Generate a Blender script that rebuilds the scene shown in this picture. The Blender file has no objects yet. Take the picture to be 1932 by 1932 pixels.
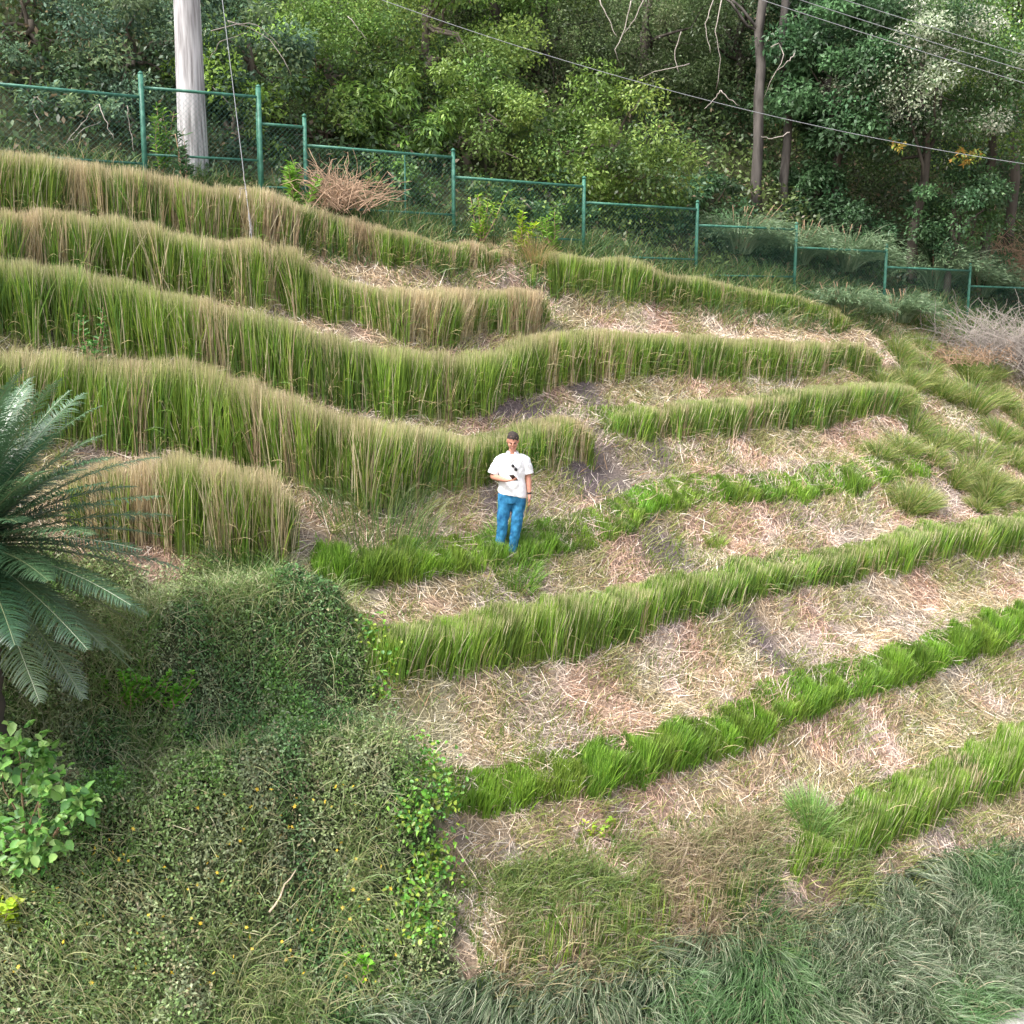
import bpy, math, random
import numpy as np
from mathutils import Vector, Matrix
random.seed(7)
RS = np.random.RandomState(11)
S = bpy.context.scene
COL = S.collection

# ------------------------------------------------------------------ camera
F = 2071.0
PITCH = math.radians(8.7)
cam_d = bpy.data.cameras.new("camera")
cam = bpy.data.objects.new("camera", cam_d); COL.objects.link(cam)
cam_d.sensor_width = 36; cam_d.lens = F / 1932 * 36
cam_d.clip_start = 0.1; cam_d.clip_end = 2000
cam.rotation_euler = (math.pi/2 - PITCH, 0, 0)
S.camera = cam
S.render.resolution_x = S.render.resolution_y = 1024
FW = np.array([0, math.cos(PITCH), -math.sin(PITCH)])
UP = np.array([0, math.sin(PITCH), math.cos(PITCH)])
RT = np.array([1.0, 0, 0])

def ray(u, v):
    """direction with unit y for a bearing measured on the photograph"""
    u = np.asarray(u, float); v = np.asarray(v, float)
    d = FW + ((u-966)/F)[..., None]*RT - ((v-966)/F)[..., None]*UP
    return d / d[..., 1:2]
def at(u, v, y):
    return ray(u, v) * np.asarray(y, float)[..., None]
def proj(P):
    d = P @ FW
    return 966 + F*(P @ RT)/d, 966 - F*(P @ UP)/d

# ------------------------------------------------------------------ noise
def _h(i, j, s):
    x = np.sin(i*127.1 + j*311.7 + s*74.7)*43758.5453
    return x - np.floor(x)
def vn(x, y, s=0.0):
    xi = np.floor(x); yi = np.floor(y); fx = x-xi; fy = y-yi
    fx = fx*fx*(3-2*fx); fy = fy*fy*(3-2*fy)
    a = _h(xi, yi, s); b = _h(xi+1, yi, s); c = _h(xi, yi+1, s); d = _h(xi+1, yi+1, s)
    return (a*(1-fx)+b*fx)*(1-fy) + (c*(1-fx)+d*fx)*fy
def fbm(x, y, s=0.0, o=3):
    t = 0; a = 1; n = 0
    for k in range(o):
        t = t + a*vn(x*2**k, y*2**k, s+k*3.1); n += a; a *= .5
    return t/n

# ------------------------------------------------------------------ ground shape
def plane(x, y): return -3 - .51*x + .731*(y-15.4)
def beyond(x, y): return (x+1.15)*(-.48) + (y-21.4)*.877
def sstep(a, b, x):
    t = np.clip((x-a)/(b-a), 0, 1); return t*t*(3-2*t)
def hitp(u, v):
    d = ray(u, v); Y = 14.257/(.731 - .51*d[..., 0] - d[..., 2])
    return d*Y[..., None] if np.ndim(Y) else d*Y
MOUNDS = [((480, 1265), .75, 1.45, .36), ((590, 1650), 1.0, 1.45, .40), ((220, 1760), .5, 1.2, .5), ((300, 1440), -.2, 1., .4)]
MC = [(hitp(*m[0]), m[1], m[2], m[3]) for m in MOUNDS]
def H0(x, y):
    x = np.asarray(x, float); y = np.asarray(y, float)
    z = plane(x, y)
    d = beyond(x, y)
    k = .12 + .0*x
    z = z - np.where(d > .8, (d-.8)*.886*k, 0)
    z = z + .22*(fbm(x*.55, y*.55, 5)-.5) + .10*(fbm(x*1.9, y*1.9, 9)-.5)
    for c, a, sx, sy in MC:
        ex = (x-c[0])*.82 + (y-c[1])*.57; ey = -(x-c[0])*.57 + (y-c[1])*.82
        z = z + a*np.exp(-(ex/sx)**4 - (ey/np.where(ey > 0, sy*1.5, sy))**2)
    z = 24 - np.logaddexp(0, (24-z)/3.0)*3.0 + 0 if False else np.minimum(z, 24 + .15*(z-24))
    lo = -8.42
    z = lo + .18*np.logaddexp(0, (z-lo)/.18)
    return z
def hit(u, v):
    """where the sight line of a photographed point meets the hillside"""
    u = np.atleast_1d(np.asarray(u, float)); v = np.atleast_1d(np.asarray(v, float))
    d = ray(u, v); lo = np.full(u.shape, 5.0); hi = np.full(u.shape, 5.0); done = np.zeros(u.shape, bool)
    for k in range(500):
        hi2 = hi + .1
        below = (d[:, 2]*hi2 < H0(d[:, 0]*hi2, hi2)) & ~done
        lo = np.where(below, hi, lo); done |= below
        hi = np.where(done, hi, hi2)
        if done.all(): break
    a = lo; b = lo+.1
    for k in range(12):
        m = (a+b)/2; bel = d[:, 2]*m < H0(d[:, 0]*m, m)
        b = np.where(bel, m, b); a = np.where(bel, a, m)
    return d*b[:, None]

# hedge rows: ridge line and foot line as seen on the photograph
HEDGES = [
 dict(id='A', lab='uppermost tall grass hedge with tan tips, running down just below the green fence',
  T=[(-160,245),(0,268),(150,290),(265,305),(400,335),(500,358),(600,385),(700,412),(800,437),(900,460),(975,476),(1000,486)],
  B=[(-160,405),(0,415),(265,450),(500,480),(640,490),(760,508),(850,518),(950,522),(1000,522)], th=.5, dry=.55, tip=.85),
 dict(id='A2', lab='uppermost grass hedge on the right, curving down and ending short of the fence',
  T=[(1000,486),(1040,476),(1090,474),(1180,486),(1280,510),(1400,540),(1500,562),(1590,585),(1612,600)],
  B=[(1000,540),(1050,556),(1150,566),(1250,580),(1400,592),(1500,606),(1590,630),(1612,634)], th=.5, dry=.25, tip=.7),
 dict(id='B', lab='second tall grass hedge from the top, dipping in the middle, streaked with dry tan',
  T=[(-160,375),(0,383),(150,395),(250,405),(350,430),(420,446),(500,443),(560,465),(620,505),(680,533),(750,540),(850,541),(950,541),(1020,546),(1042,556)],
  B=[(-160,525),(0,533),(250,550),(420,575),(500,585),(620,615),(700,628),(780,655),(850,655),(900,645),(1000,642),(1042,620)], th=.5, dry=.5, tip=.85),
 dict(id='C', lab='third tall grass hedge from the top, sweeping across the slope in one wave',
  T=[(-160,460),(0,478),(150,495),(300,530),(400,555),(500,580),(600,612),(700,640),(800,655),(850,664),(920,658),(1000,640),(1080,615),(1150,615),(1250,625),(1400,632),(1500,638),(1600,643),(1668,654)],
  B=[(-160,635),(0,645),(150,660),(300,690),(400,715),(500,740),(600,765),(700,785),(800,795),(850,800),(900,790),(960,765),(1050,735),(1100,715),(1160,728),(1250,718),(1400,727),(1500,716),(1668,705)], th=.5, dry=.28, tip=.7),
 dict(id='D', lab='tall shaggy grass hedge right behind the man with a greyish straw top at its left',
  T=[(-160,650),(0,655),(80,652),(170,660),(270,660),(330,665),(400,690),(500,720),(600,750),(700,778),(800,795),(870,815),(930,815),(1000,797),(1080,785),(1122,788)],
  B=[(-160,840),(0,850),(170,860),(300,870),(450,900),(600,955),(700,985),(760,972),(850,938),(930,915),(1040,887),(1122,868)], th=.55, dry=.45, tip=.8),
 dict(id='D2', lab='green grass hedge on the right, starting past a narrow gap behind the man',
  T=[(1143,775),(1200,765),(1300,760),(1400,745),(1500,735),(1600,725),(1690,718),(1740,738)],
  B=[(1143,830),(1250,832),(1350,832),(1450,818),(1550,806),(1690,785),(1740,785)], th=.5, dry=.3, tip=.6, lean=.2),
 dict(id='E', lab='bulging rounded hedge end with pinkish straw tips beside the palm',
  T=[(120,885),(180,862),(250,850),(350,845),(450,866),(540,888),(568,908)],
  B=[(120,1010),(180,1030),(300,1050),(400,1070),(500,1075),(568,1062)], th=.6, dry=.5, tip=.95),
 dict(id='E2', lab='short bright green grass hedge around the feet of the man, curving up to the right',
  T=[(590,1020),(700,1018),(800,1008),(900,1014),(1000,1008),(1100,1000),(1180,975),(1240,935),(1350,918),(1450,905),(1550,900),(1650,885),(1770,866)],
  B=[(590,1080),(700,1108),(800,1100),(900,1082),(1000,1066),(1100,1040),(1200,1005),(1260,968),(1350,955),(1450,958),(1550,948),(1650,922),(1770,895)], th=.45, dry=.08, tip=.15, bright=1, lean=.15),
 dict(id='F', lab='long green grass hedge below the man, running from the vine thicket to the right edge',
  T=[(690,1195),(800,1170),(900,1152),(1000,1142),(1100,1128),(1200,1112),(1300,1088),(1400,1066),(1500,1052),(1600,1036),(1700,1006),(1800,990),(1932,972),(2060,955)],
  B=[(690,1290),(800,1290),(900,1272),(1000,1266),(1100,1250),(1200,1212),(1300,1176),(1400,1150),(1500,1126),(1600,1108),(1700,1080),(1800,1062),(1932,1046),(2060,1030)], th=.5, dry=.15, tip=.45, lean=.3, bright=.3),
 dict(id='G', lab='low bright green grass hedge crossing the straw slope, second row below the man',
  T=[(835,1495),(900,1475),(1000,1448),(1100,1425),(1200,1405),(1250,1388),(1350,1368),(1450,1330),(1550,1288),(1650,1248),(1750,1215),(1850,1180),(1932,1145),(2060,1100)],
  B=[(835,1550),(900,1548),(1000,1530),(1100,1520),(1200,1492),(1300,1468),(1400,1430),(1500,1372),(1600,1340),(1700,1305),(1800,1262),(1932,1222),(2060,1180)], th=.45, dry=.08, tip=.15, bright=1, lean=.15),
 dict(id='H', lab='lowest green grass hedge at the lower right, just above the grey-green grass bank',
  T=[(1500,1600),(1600,1545),(1700,1490),(1800,1440),(1932,1380),(2060,1330)],
  B=[(1500,1690),(1600,1645),(1700,1600),(1800,1545),(1932,1490),(2060,1440)], th=.5, dry=.12, tip=.25, bright=.6, lean=.3),
 dict(id='I', lab='ragged brown and green grass row at the foot of the slope beside the thicket',
  T=[(900,1790),(1000,1715),(1100,1682),(1250,1655),(1400,1618),(1500,1600)],
  B=[(900,1870),(1000,1840),(1100,1810),(1250,1770),(1400,1725),(1500,1690)], th=1.0, dry=.5, tip=.5, lean=.1, rag=1),
]
for h in HEDGES:
    T = np.array(h['T'], float); B = np.array(h['B'], float)
    us = np.arange(T[0, 0], T[-1, 0]+1, 7.0)
    vb = np.interp(us, B[:, 0], B[:, 1]); vt = np.interp(us, T[:, 0], T[:, 1])
    vb = vb + 9*(vn(us/33., us*0, ord(h['id'][0]))-.5)*2
    vt = vt + 4*(vn(us/27., us*0, 3+ord(h['id'][0]))-.5)*2
    h['P'] = hit(us, vb); h['us'] = us; h['vt'] = vt

def terr(x, y):
    """terrace steps: banked up behind each hedge, cut away in front of it"""
    z = np.zeros_like(x)
    for h in HEDGES:
        P = h['P'][::4]
        best = np.full(x.shape, 9e9); sg = np.zeros_like(x)
        for a, b in zip(P[:-1], P[1:]):
            ab = b[:2]-a[:2]; L2 = ab@ab
            t = np.clip(((x-a[0])*ab[0]+(y-a[1])*ab[1])/L2, 0, 1)
            dx = x-a[0]-t*ab[0]; dy = y-a[1]-t*ab[1]
            d = dx*dx+dy*dy
            s = np.sign(ab[0]*dy - ab[1]*dx)
            m = d < best; best = np.where(m, d, best); sg = np.where(m, s, sg)
        d = np.sqrt(best)*sg
        w = .42
        z += .13*(d/w)*np.exp(.5-.5*(d/w)**2)
    return z
GX0, GX1, GY0, GY1, GS = -13.0, 21.0, 6.0, 36.0, .085
gx = np.arange(GX0, GX1, GS); gy = np.arange(GY0, GY1, GS)
XX, YY = np.meshgrid(gx, gy, indexing='ij')
ZG = H0(XX, YY) + terr(XX.ravel(), YY.ravel()).reshape(XX.shape)
def H(x, y):
    x = np.asarray(x, float); y = np.asarray(y, float)
    fx = np.clip((x-GX0)/GS, 0, len(gx)-1.001); fy = np.clip((y-GY0)/GS, 0, len(gy)-1.001)
    i = fx.astype(int); j = fy.astype(int); a = fx-i; b = fy-j
    z = (ZG[i, j]*(1-a)+ZG[i+1, j]*a)*(1-b) + (ZG[i, j+1]*(1-a)+ZG[i+1, j+1]*a)*b
    out = (x < GX0) | (x > gx[-1]) | (y < GY0) | (y > gy[-1])
    return np.where(out, H0(x, y), z)

# ------------------------------------------------------------------ mesh helpers
def mk(name, V, Fq, mat, cols=None, parent=None, smooth=False):
    V = np.asarray(V, np.float32); me = bpy.data.meshes.new(name)
    if isinstance(Fq, np.ndarray):
        k = Fq.shape[1]; n = len(Fq)
        me.vertices.add(len(V)); me.vertices.foreach_set('co', V.ravel())
        me.loops.add(n*k); me.loops.foreach_set('vertex_index', Fq.astype(np.int32).ravel())
        me.polygons.add(n); me.polygons.foreach_set('loop_start', (np.arange(n)*k).astype(np.int32))
        me.update(calc_edges=True)
    else:
        me.from_pydata([tuple(map(float, v)) for v in V], [], [tuple(map(int, f)) for f in Fq])
    if cols is not None:
        c = np.ones((len(V), 4), np.float32); c[:, :3] = cols
        a = me.color_attributes.new('col', 'FLOAT_COLOR', 'POINT'); a.data.foreach_set('color', c.ravel())
    me.materials.append(mat)
    if smooth: me.polygons.foreach_set('use_smooth', [True]*len(me.polygons))
    me.update()
    o = bpy.data.objects.new(name, me); COL.objects.link(o)
    if parent is not None:
        o.parent = parent; o.matrix_parent_inverse = parent.matrix_world.inverted() if False else Matrix.Translation(-parent.location)
    return o
def tag(o, label=None, cat=None, group=None, kind=None):
    if label: o['label'] = label
    if cat: o['category'] = cat
    if group: o['group'] = group
    if kind: o['kind'] = kind
    return o
def thing(name, label, cat, loc=(0, 0, 0), group=None):
    o = bpy.data.objects.new(name, None); COL.objects.link(o); o.location = [float(c) for c in loc]
    o.empty_display_size = .2
    return tag(o, label, cat, group)
class MB:
    def __init__(s): s.V = []; s.F = []; s.C = []; s.n = 0
    def add(s, V, Fq, C=None):
        s.V.append(np.asarray(V, float)); s.F.append(np.asarray(Fq)+s.n); s.n += len(V)
        s.C.append(np.zeros((len(V), 3)) if C is None else np.broadcast_to(np.asarray(C, float), (len(V), 3)))
    def build(s, name, mat, parent=None, smooth=False):
        return mk(name, np.concatenate(s.V), np.concatenate(s.F), mat, np.concatenate(s.C), parent, smooth)
def nrm(a): return a/np.maximum(np.linalg.norm(a, axis=-1, keepdims=True), 1e-9)
def blades(R, D, L, W, bend, nseg, C, mb, taper=.7, side=None):
    N = len(R); t = np.linspace(0, 1, nseg+1)
    D = nrm(D)
    d = nrm(D[:, None, :] + bend[:, None, :]*((t[:-1]+.5/nseg)[None, :, None])**1.4)
    c = np.concatenate([np.zeros((N, 1, 3)), np.cumsum(d*(L/nseg)[:, None, None], 1)], 1) + R[:, None, :]
    if side is None:
        side = nrm(np.cross(D, RS.normal(size=(N, 3))))
    w = (W[:, None]*.5*np.maximum((1-t)**taper, .12)[None, :])[:, :, None]
    V = np.stack([c - side[:, None, :]*w, c + side[:, None, :]*w], 2).reshape(-1, 3)
    base = (np.arange(N)*(nseg+1)*2)[:, None] + (np.arange(nseg)*2)[None, :]
    Fq = np.stack([base, base+1, base+3, base+2], -1).reshape(-1, 4)
    mb.add(V, Fq, np.repeat(C.reshape(-1, 3), 2, axis=0))
def leaves(P, D, Nn, L, W, C, mb, fold=.15):
    D = nrm(D); Sd = nrm(np.cross(D, Nn)); Up = np.cross(Sd, D)
    L = L[:, None]; W = W[:, None]
    v0 = P; v1 = P+D*L*.45+Sd*W*.5+Up*W*fold; v2 = P+D*L-Up*L*.12; v3 = P+D*L*.45-Sd*W*.5+Up*W*fold
    V = np.stack([v0, v1, v2, v3], 1).reshape(-1, 3)
    Fq = np.arange(len(P)*4).reshape(-1, 4)
    mb.add(V, Fq, np.repeat(C, 4, axis=0))
def broad_leaves(P, D, Nn, L, W, C, mb, fold=.12):
    D = nrm(D); Sd = nrm(np.cross(D, Nn)); Up = np.cross(Sd, D); L = L[:, None]; W = W[:, None]
    r1 = D*L*.22+Sd*W*.42+Up*W*fold; r2 = D*L*.62+Sd*W*.40+Up*W*fold*.8; l1 = D*L*.22-Sd*W*.42+Up*W*fold; l2 = D*L*.62-Sd*W*.40+Up*W*fold*.8
    V = np.stack([P, P+r1, P+r2, P+D*L-Up*L*.15, P+l2, P+l1], 1).reshape(-1, 3); b = (np.arange(len(P))*6)[:, None]
    mb.add(V, np.concatenate([b+np.array([[0, 1, 2, 3]]), b+np.array([[0, 3, 4, 5]])]), np.repeat(C, 6, axis=0))
def tube(pts, rad, sides=6, cap=True):
    pts = np.asarray(pts, float); k = len(pts); rad = np.broadcast_to(np.asarray(rad, float), (k,))
    t = np.gradient(pts, axis=0); t = nrm(t)
    ref = np.array([0, 0, 1.]) if abs(t[0, 2]) < .9 else np.array([1., 0, 0])
    V = []
    n = nrm(np.cross(t[0], ref))
    for i in range(k):
        n = nrm(n - t[i]*(n@t[i])); b = np.cross(t[i], n)
        a = np.arange(sides)*2*math.pi/sides
        V.append(pts[i]+rad[i]*(np.cos(a)[:, None]*n+np.sin(a)[:, None]*b))
    V = np.concatenate(V)
    Fq = [[i*sides+j, i*sides+(j+1) % sides, (i+1)*sides+(j+1) % sides, (i+1)*sides+j] for i in range(k-1) for j in range(sides)]
    if cap:
        V = np.concatenate([V, pts[:1], pts[-1:]]); a = k*sides; b = a+1
        for j in range(0, sides, 2):
            Fq.append([a, (j+2) % sides, (j+1) % sides, j]); e = (k-1)*sides
            Fq.append([b, e+j, e+(j+1) % sides, e+(j+2) % sides])
    return V, np.array(Fq)

# ------------------------------------------------------------------ materials
def new_mat(name):
    m = bpy.data.materials.new(name); m.use_nodes = True; nt = m.node_tree
    for n in list(nt.nodes): nt.nodes.remove(n)
    return m, nt, nt.nodes.new('ShaderNodeOutputMaterial')
def foliage_mat(name, trans=.3, gloss=.05, rough=.5, noise=.25, nscale=9):
    m, nt, out = new_mat(name); N = nt.nodes; Lk = nt.links
    at_ = N.new('ShaderNodeAttribute'); at_.attribute_name = 'col'
    no = N.new('ShaderNodeTexNoise'); no.inputs['Scale'].default_value = nscale; no.inputs['Detail'].default_value = 3
    tc = N.new('ShaderNodeTexCoord'); Lk.new(tc.outputs['Object'], no.inputs['Vector'])
    mr = N.new('ShaderNodeMapRange'); mr.inputs[3].default_value = 1-noise; mr.inputs[4].default_value = 1+noise
    Lk.new(no.outputs['Fac'], mr.inputs[0])
    vm = N.new('ShaderNodeVectorMath'); vm.operation = 'SCALE'
    Lk.new(at_.outputs['Color'], vm.inputs[0]); Lk.new(mr.outputs[0], vm.inputs['Scale'])
    di = N.new('ShaderNodeBsdfDiffuse'); tr = N.new('ShaderNodeBsdfTranslucent'); gl = N.new('ShaderNodeBsdfGlossy')
    gl.inputs['Roughness'].default_value = rough
    Lk.new(vm.outputs[0], di.inputs[0]); Lk.new(vm.outputs[0], tr.inputs[0])
    m1 = N.new('ShaderNodeMixShader'); m1.inputs[0].default_value = trans
    Lk.new(di.outputs[0], m1.inputs[1]); Lk.new(tr.outputs[0], m1.inputs[2])
    m2 = N.new('ShaderNodeMixShader'); m2.inputs[0].default_value = gloss
    Lk.new(m1.outputs[0], m2.inputs[1]); Lk.new(gl.outputs[0], m2.inputs[2])
    Lk.new(m2.outputs[0], out.inputs[0])
    return m
def pmat(name, col, rough=.6, noise=.15, scale=8, stretch=(1, 1, 1), bump=0, spec=.5, metal=0, col2=None):
    m, nt, out = new_mat(name); N = nt.nodes; Lk = nt.links
    p = N.new('ShaderNodeBsdfPrincipled'); p.inputs['Roughness'].default_value = rough
    p.inputs['Metallic'].default_value = metal; p.inputs['Specular IOR Level'].default_value = spec
    tc = N.new('ShaderNodeTexCoord'); mp = N.new('ShaderNodeMapping'); mp.inputs['Scale'].default_value = stretch
    Lk.new(tc.outputs['Object'], mp.inputs[0])
    no = N.new('ShaderNodeTexNoise'); no.inputs['Scale'].default_value = scale; no.inputs['Detail'].default_value = 6
    Lk.new(mp.outputs[0], no.inputs['Vector'])
    cr = N.new('ShaderNodeValToRGB'); c = np.array(col, float)
    c2 = np.array(col2, float) if col2 is not None else c*(1+noise)
    cr.color_ramp.elements[0].position = .3; cr.color_ramp.elements[1].position = .7
    cr.color_ramp.elements[0].color = (*np.clip(c*(1-noise), 0, 1), 1); cr.color_ramp.elements[1].color = (*np.clip(c2, 0, 1), 1)
    Lk.new(no.outputs['Fac'], cr.inputs[0]); Lk.new(cr.outputs[0], p.inputs['Base Color'])
    if bump:
        b = N.new('ShaderNodeBump'); b.inputs['Strength'].default_value = bump; b.inputs['Distance'].default_value = .02
        Lk.new(no.outputs['Fac'], b.inputs['Height']); Lk.new(b.outputs[0], p.inputs['Normal'])
    Lk.new(p.outputs[0], out.inputs[0]); return m
M_hedge = foliage_mat('hedge_grass', .32, .04, .5, .2)
M_straw = foliage_mat('straw', .12, .03, .6, .2)
M_leaf = foliage_mat('tree_leaf', .38, .03, .45, .2, 3)
M_vine = foliage_mat('vine_leaf', .28, .05, .5, .2)
M_grey = foliage_mat('bank_grass', .18, .05, .45, .15)
M_palm = foliage_mat('palm_leaf', .22, .14, .35, .12)
M_bark = pmat('bark', (.13, .11, .09), .9, .4, 6, (1, 1, .25), .5, .2)
M_dark_bark = pmat('dark_bark', (.07, .06, .05), .9, .4, 6, (1, 1, .25), .5, .2)
M_gbark = pmat('grey_bark', (.05, .045, .04), .9, .5, 5, (1, 1, .2), .6, .2, col2=(.14, .125, .115))
M_twig = pmat('dry_twig', (.33, .29, .26), .9, .25, 5, spec=.2)
M_brown = pmat('dry_stem', (.30, .20, .13), .9, .25, 5, spec=.2)
M_fence = pmat('green_fence_paint', (.02, .135, .09), .5, .35, 9, spec=.4, col2=(.07, .22, .155))
M_wire = pmat('green_wire', (.035, .12, .09), .5, .2, 20)
M_conc = pmat('pole_concrete', (.25, .235, .235), .9, .35, 5, (4, 4, .3), .5, .15, col2=(.52, .51, .52))
M_cable = pmat('cable_metal', (.27, .28, .30), .5, .1, 20, spec=.5)

# terrain
def ground_mat():
    m, nt, out = new_mat('hillside_litter'); N = nt.nodes; Lk = nt.links
    p = N.new('ShaderNodeBsdfPrincipled'); p.inputs['Roughness'].default_value = .95; p.inputs['Specular IOR Level'].default_value = .1
    a = N.new('ShaderNodeAttribute'); a.attribute_name = 'col'
    tc = N.new('ShaderNodeTexCoord')
    no = N.new('ShaderNodeTexNoise'); no.inputs['Scale'].default_value = 22; no.inputs['Detail'].default_value = 8; no.inputs['Roughness'].default_value = .7
    Lk.new(tc.outputs['Object'], no.inputs['Vector'])
    mr = N.new('ShaderNodeMapRange'); mr.inputs[1].default_value = .3; mr.inputs[2].default_value = .7; mr.inputs[3].default_value = .45; mr.inputs[4].default_value = 1.5
    Lk.new(no.outputs['Fac'], mr.inputs[0])
    vm = N.new('ShaderNodeVectorMath'); vm.operation = 'SCALE'; Lk.new(a.outputs['Color'], vm.inputs[0]); Lk.new(mr.outputs[0], vm.inputs['Scale'])
    Lk.new(vm.outputs[0], p.inputs['Base Color'])
    b = N.new('ShaderNodeBump'); b.inputs['Strength'].default_value = .8; b.inputs['Distance'].default_value = .04
    Lk.new(no.outputs['Fac'], b.inputs['Height']); Lk.new(b.outputs[0], p.inputs['Normal']); Lk.new(p.outputs[0], out.inputs[0]); return m
def pip(px, py, poly):
    ins = np.zeros(px.shape, bool); n = len(poly)
    for i in range(n):
        x1, y1 = poly[i]; x2, y2 = poly[(i+1) % n]
        c = ((y1 > py) != (y2 > py)) & (px < (x2-x1)*(py-y1)/(y2-y1+1e-12)+x1)
        ins ^= c
    return ins
def region(pix):
    P = hit([p[0] for p in pix], [p[1] for p in pix]); return [(a[0], a[1]) for a in P]
THK = region([(-250,1040),(90,1040),(140,1075),(200,1062),(300,1095),(400,1085),(500,1100),(560,1080),(585,1125),(640,1135),(655,1175),(700,1190),(690,1245),(728,1290),(705,1335),(752,1375),(740,1440),(795,1470),(785,1520),(845,1545),(820,1610),(850,1660),(828,1720),(862,1775),(845,1815),(880,1860),(830,1880),(800,1915),(640,1960),(500,2250),(-400,2250)])
GRY = region([(2100,1500),(1932,1575),(1750,1610),(1600,1690),(1450,1715),(1330,1765),(1150,1815),(1000,1850),(880,1850),(640,1925),(560,2100),(500,2260),(1700,2260),(1840,1950),(1878,1922),(1932,1900),(2100,1850)])
SOIL = [((1110,750),(.35,.5)),((1235,850),(.25,.5)),((1255,1030),(.4,.45)),((1430,1190),(.22,.6)),((1475,1260),(.2,.4)),((720,960),(.3,.2)),((950,950),(.5,.3)),((1130,900),(.7,.4)),((830,640),(.5,.2)),((980,770),(.8,.2)),((1250,550),(.2,.2))]
SP = [(hit(*s[0])[0], s[1]) for s in SOIL]
def soil(x, y):
    w = np.zeros_like(x)
    for c, (a, b) in SP:
        dx = x-c[0]; dy = y-c[1]
        w = np.maximum(w, np.exp(-((dx*.8+dy*.6)/a)**2-((-dx*.6+dy*.8)/b)**2))
    return np.clip(w*1.5*(.5+fbm(x*3, y*3, 44)), 0, 1)
def litter_col(x, y):
    n1 = fbm(x*.8, y*.8, 21)[:, None]; n2 = fbm(x*2.3, y*2.3, 27)[:, None]
    tan = np.array([.47, .365, .25]); pink = np.array([.48, .33, .25]); pale = np.array([.60, .52, .43]); grey = np.array([.34, .29, .27]); olive = np.array([.28, .28, .13])
    c = tan + (pink-tan)*sstep(.45, .62, n1) + (pale-tan)*sstep(.52, .7, n2)*.8
    c = c + (grey-c)*sstep(.55, .72, fbm(x*1.3, y*1.3, 33))[:, None]*.6
    c = c + (olive-c)*sstep(.56, .68, fbm(x*.9, y*.9, 39))[:, None]*.55
    s = soil(x, y)[:, None]; c = c + (np.array([.20, .16, .165])-c)*s*.9
    return c
def make_ground():
    xs = np.concatenate([-13-np.geomspace(1, 400, 26)[::-1], gx, gx[-1]+np.geomspace(1, 400, 26)])
    ys = np.concatenate([6-np.geomspace(1, 300, 20)[::-1], gy, gy[-1]+np.geomspace(.5, 600, 40)])
    X, Y = np.meshgrid(xs, ys, indexing='ij'); Z = H(X, Y)
    V = np.stack([X, Y, Z], -1).reshape(-1, 3); nx, ny = len(xs), len(ys)
    i = np.arange(nx-1)[:, None]*ny + np.arange(ny-1)[None, :]
    Fq = np.stack([i, i+ny, i+ny+1, i+1], -1).reshape(-1, 4)
    x = V[:, 0]; y = V[:, 1]
    c = litter_col(x, y)*.55
    bd = beyond(x, y); forest = np.array([.045, .05, .025])*(.6+.8*fbm(x, y, 3))[:, None]
    c = np.where((bd > -.45)[:, None], forest, c)
    c = np.where(pip(x, y, THK)[:, None], np.array([.05, .065, .03]), c)
    c = np.where(pip(x, y, GRY)[:, None], np.array([.035, .055, .03]), c)
    o = mk('hillside', V, Fq, ground_mat(), c, smooth=True); tag(o, kind='structure')
make_ground()

# path slab at the lower right corner
def make_path():
    uu = [1790, 1838, 1868, 1900, 1932, 2000, 2100]; vv = [1990, 1942, 1918, 1904, 1896, 1880, 1862]
    P = []
    for u, v in zip(uu, vv):
        d = ray(u, v); P.append(d*(-8.12/d[2]))
    P = np.array(P); n = len(P); off = np.array([.55, -1.35, 0]); off = off/np.linalg.norm(off)*2.6
    V = []; 
    for p in P:
        V += [p+[0, 0, -.5], p+[0, 0, -.02], p+off*.01, p+off, p+off+[0, 0, -.5]]
    Fq = [[i*5+j, (i+1)*5+j, (i+1)*5+j+1, i*5+j+1] for i in range(n-1) for j in range(4)]
    m = pmat('path_concrete', (.34, .33, .30), .9, .25, 18, bump=.3, spec=.2, col2=(.5, .49, .45))
    tag(mk('path', V, np.array(Fq), m), kind='structure')
make_path()

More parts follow.
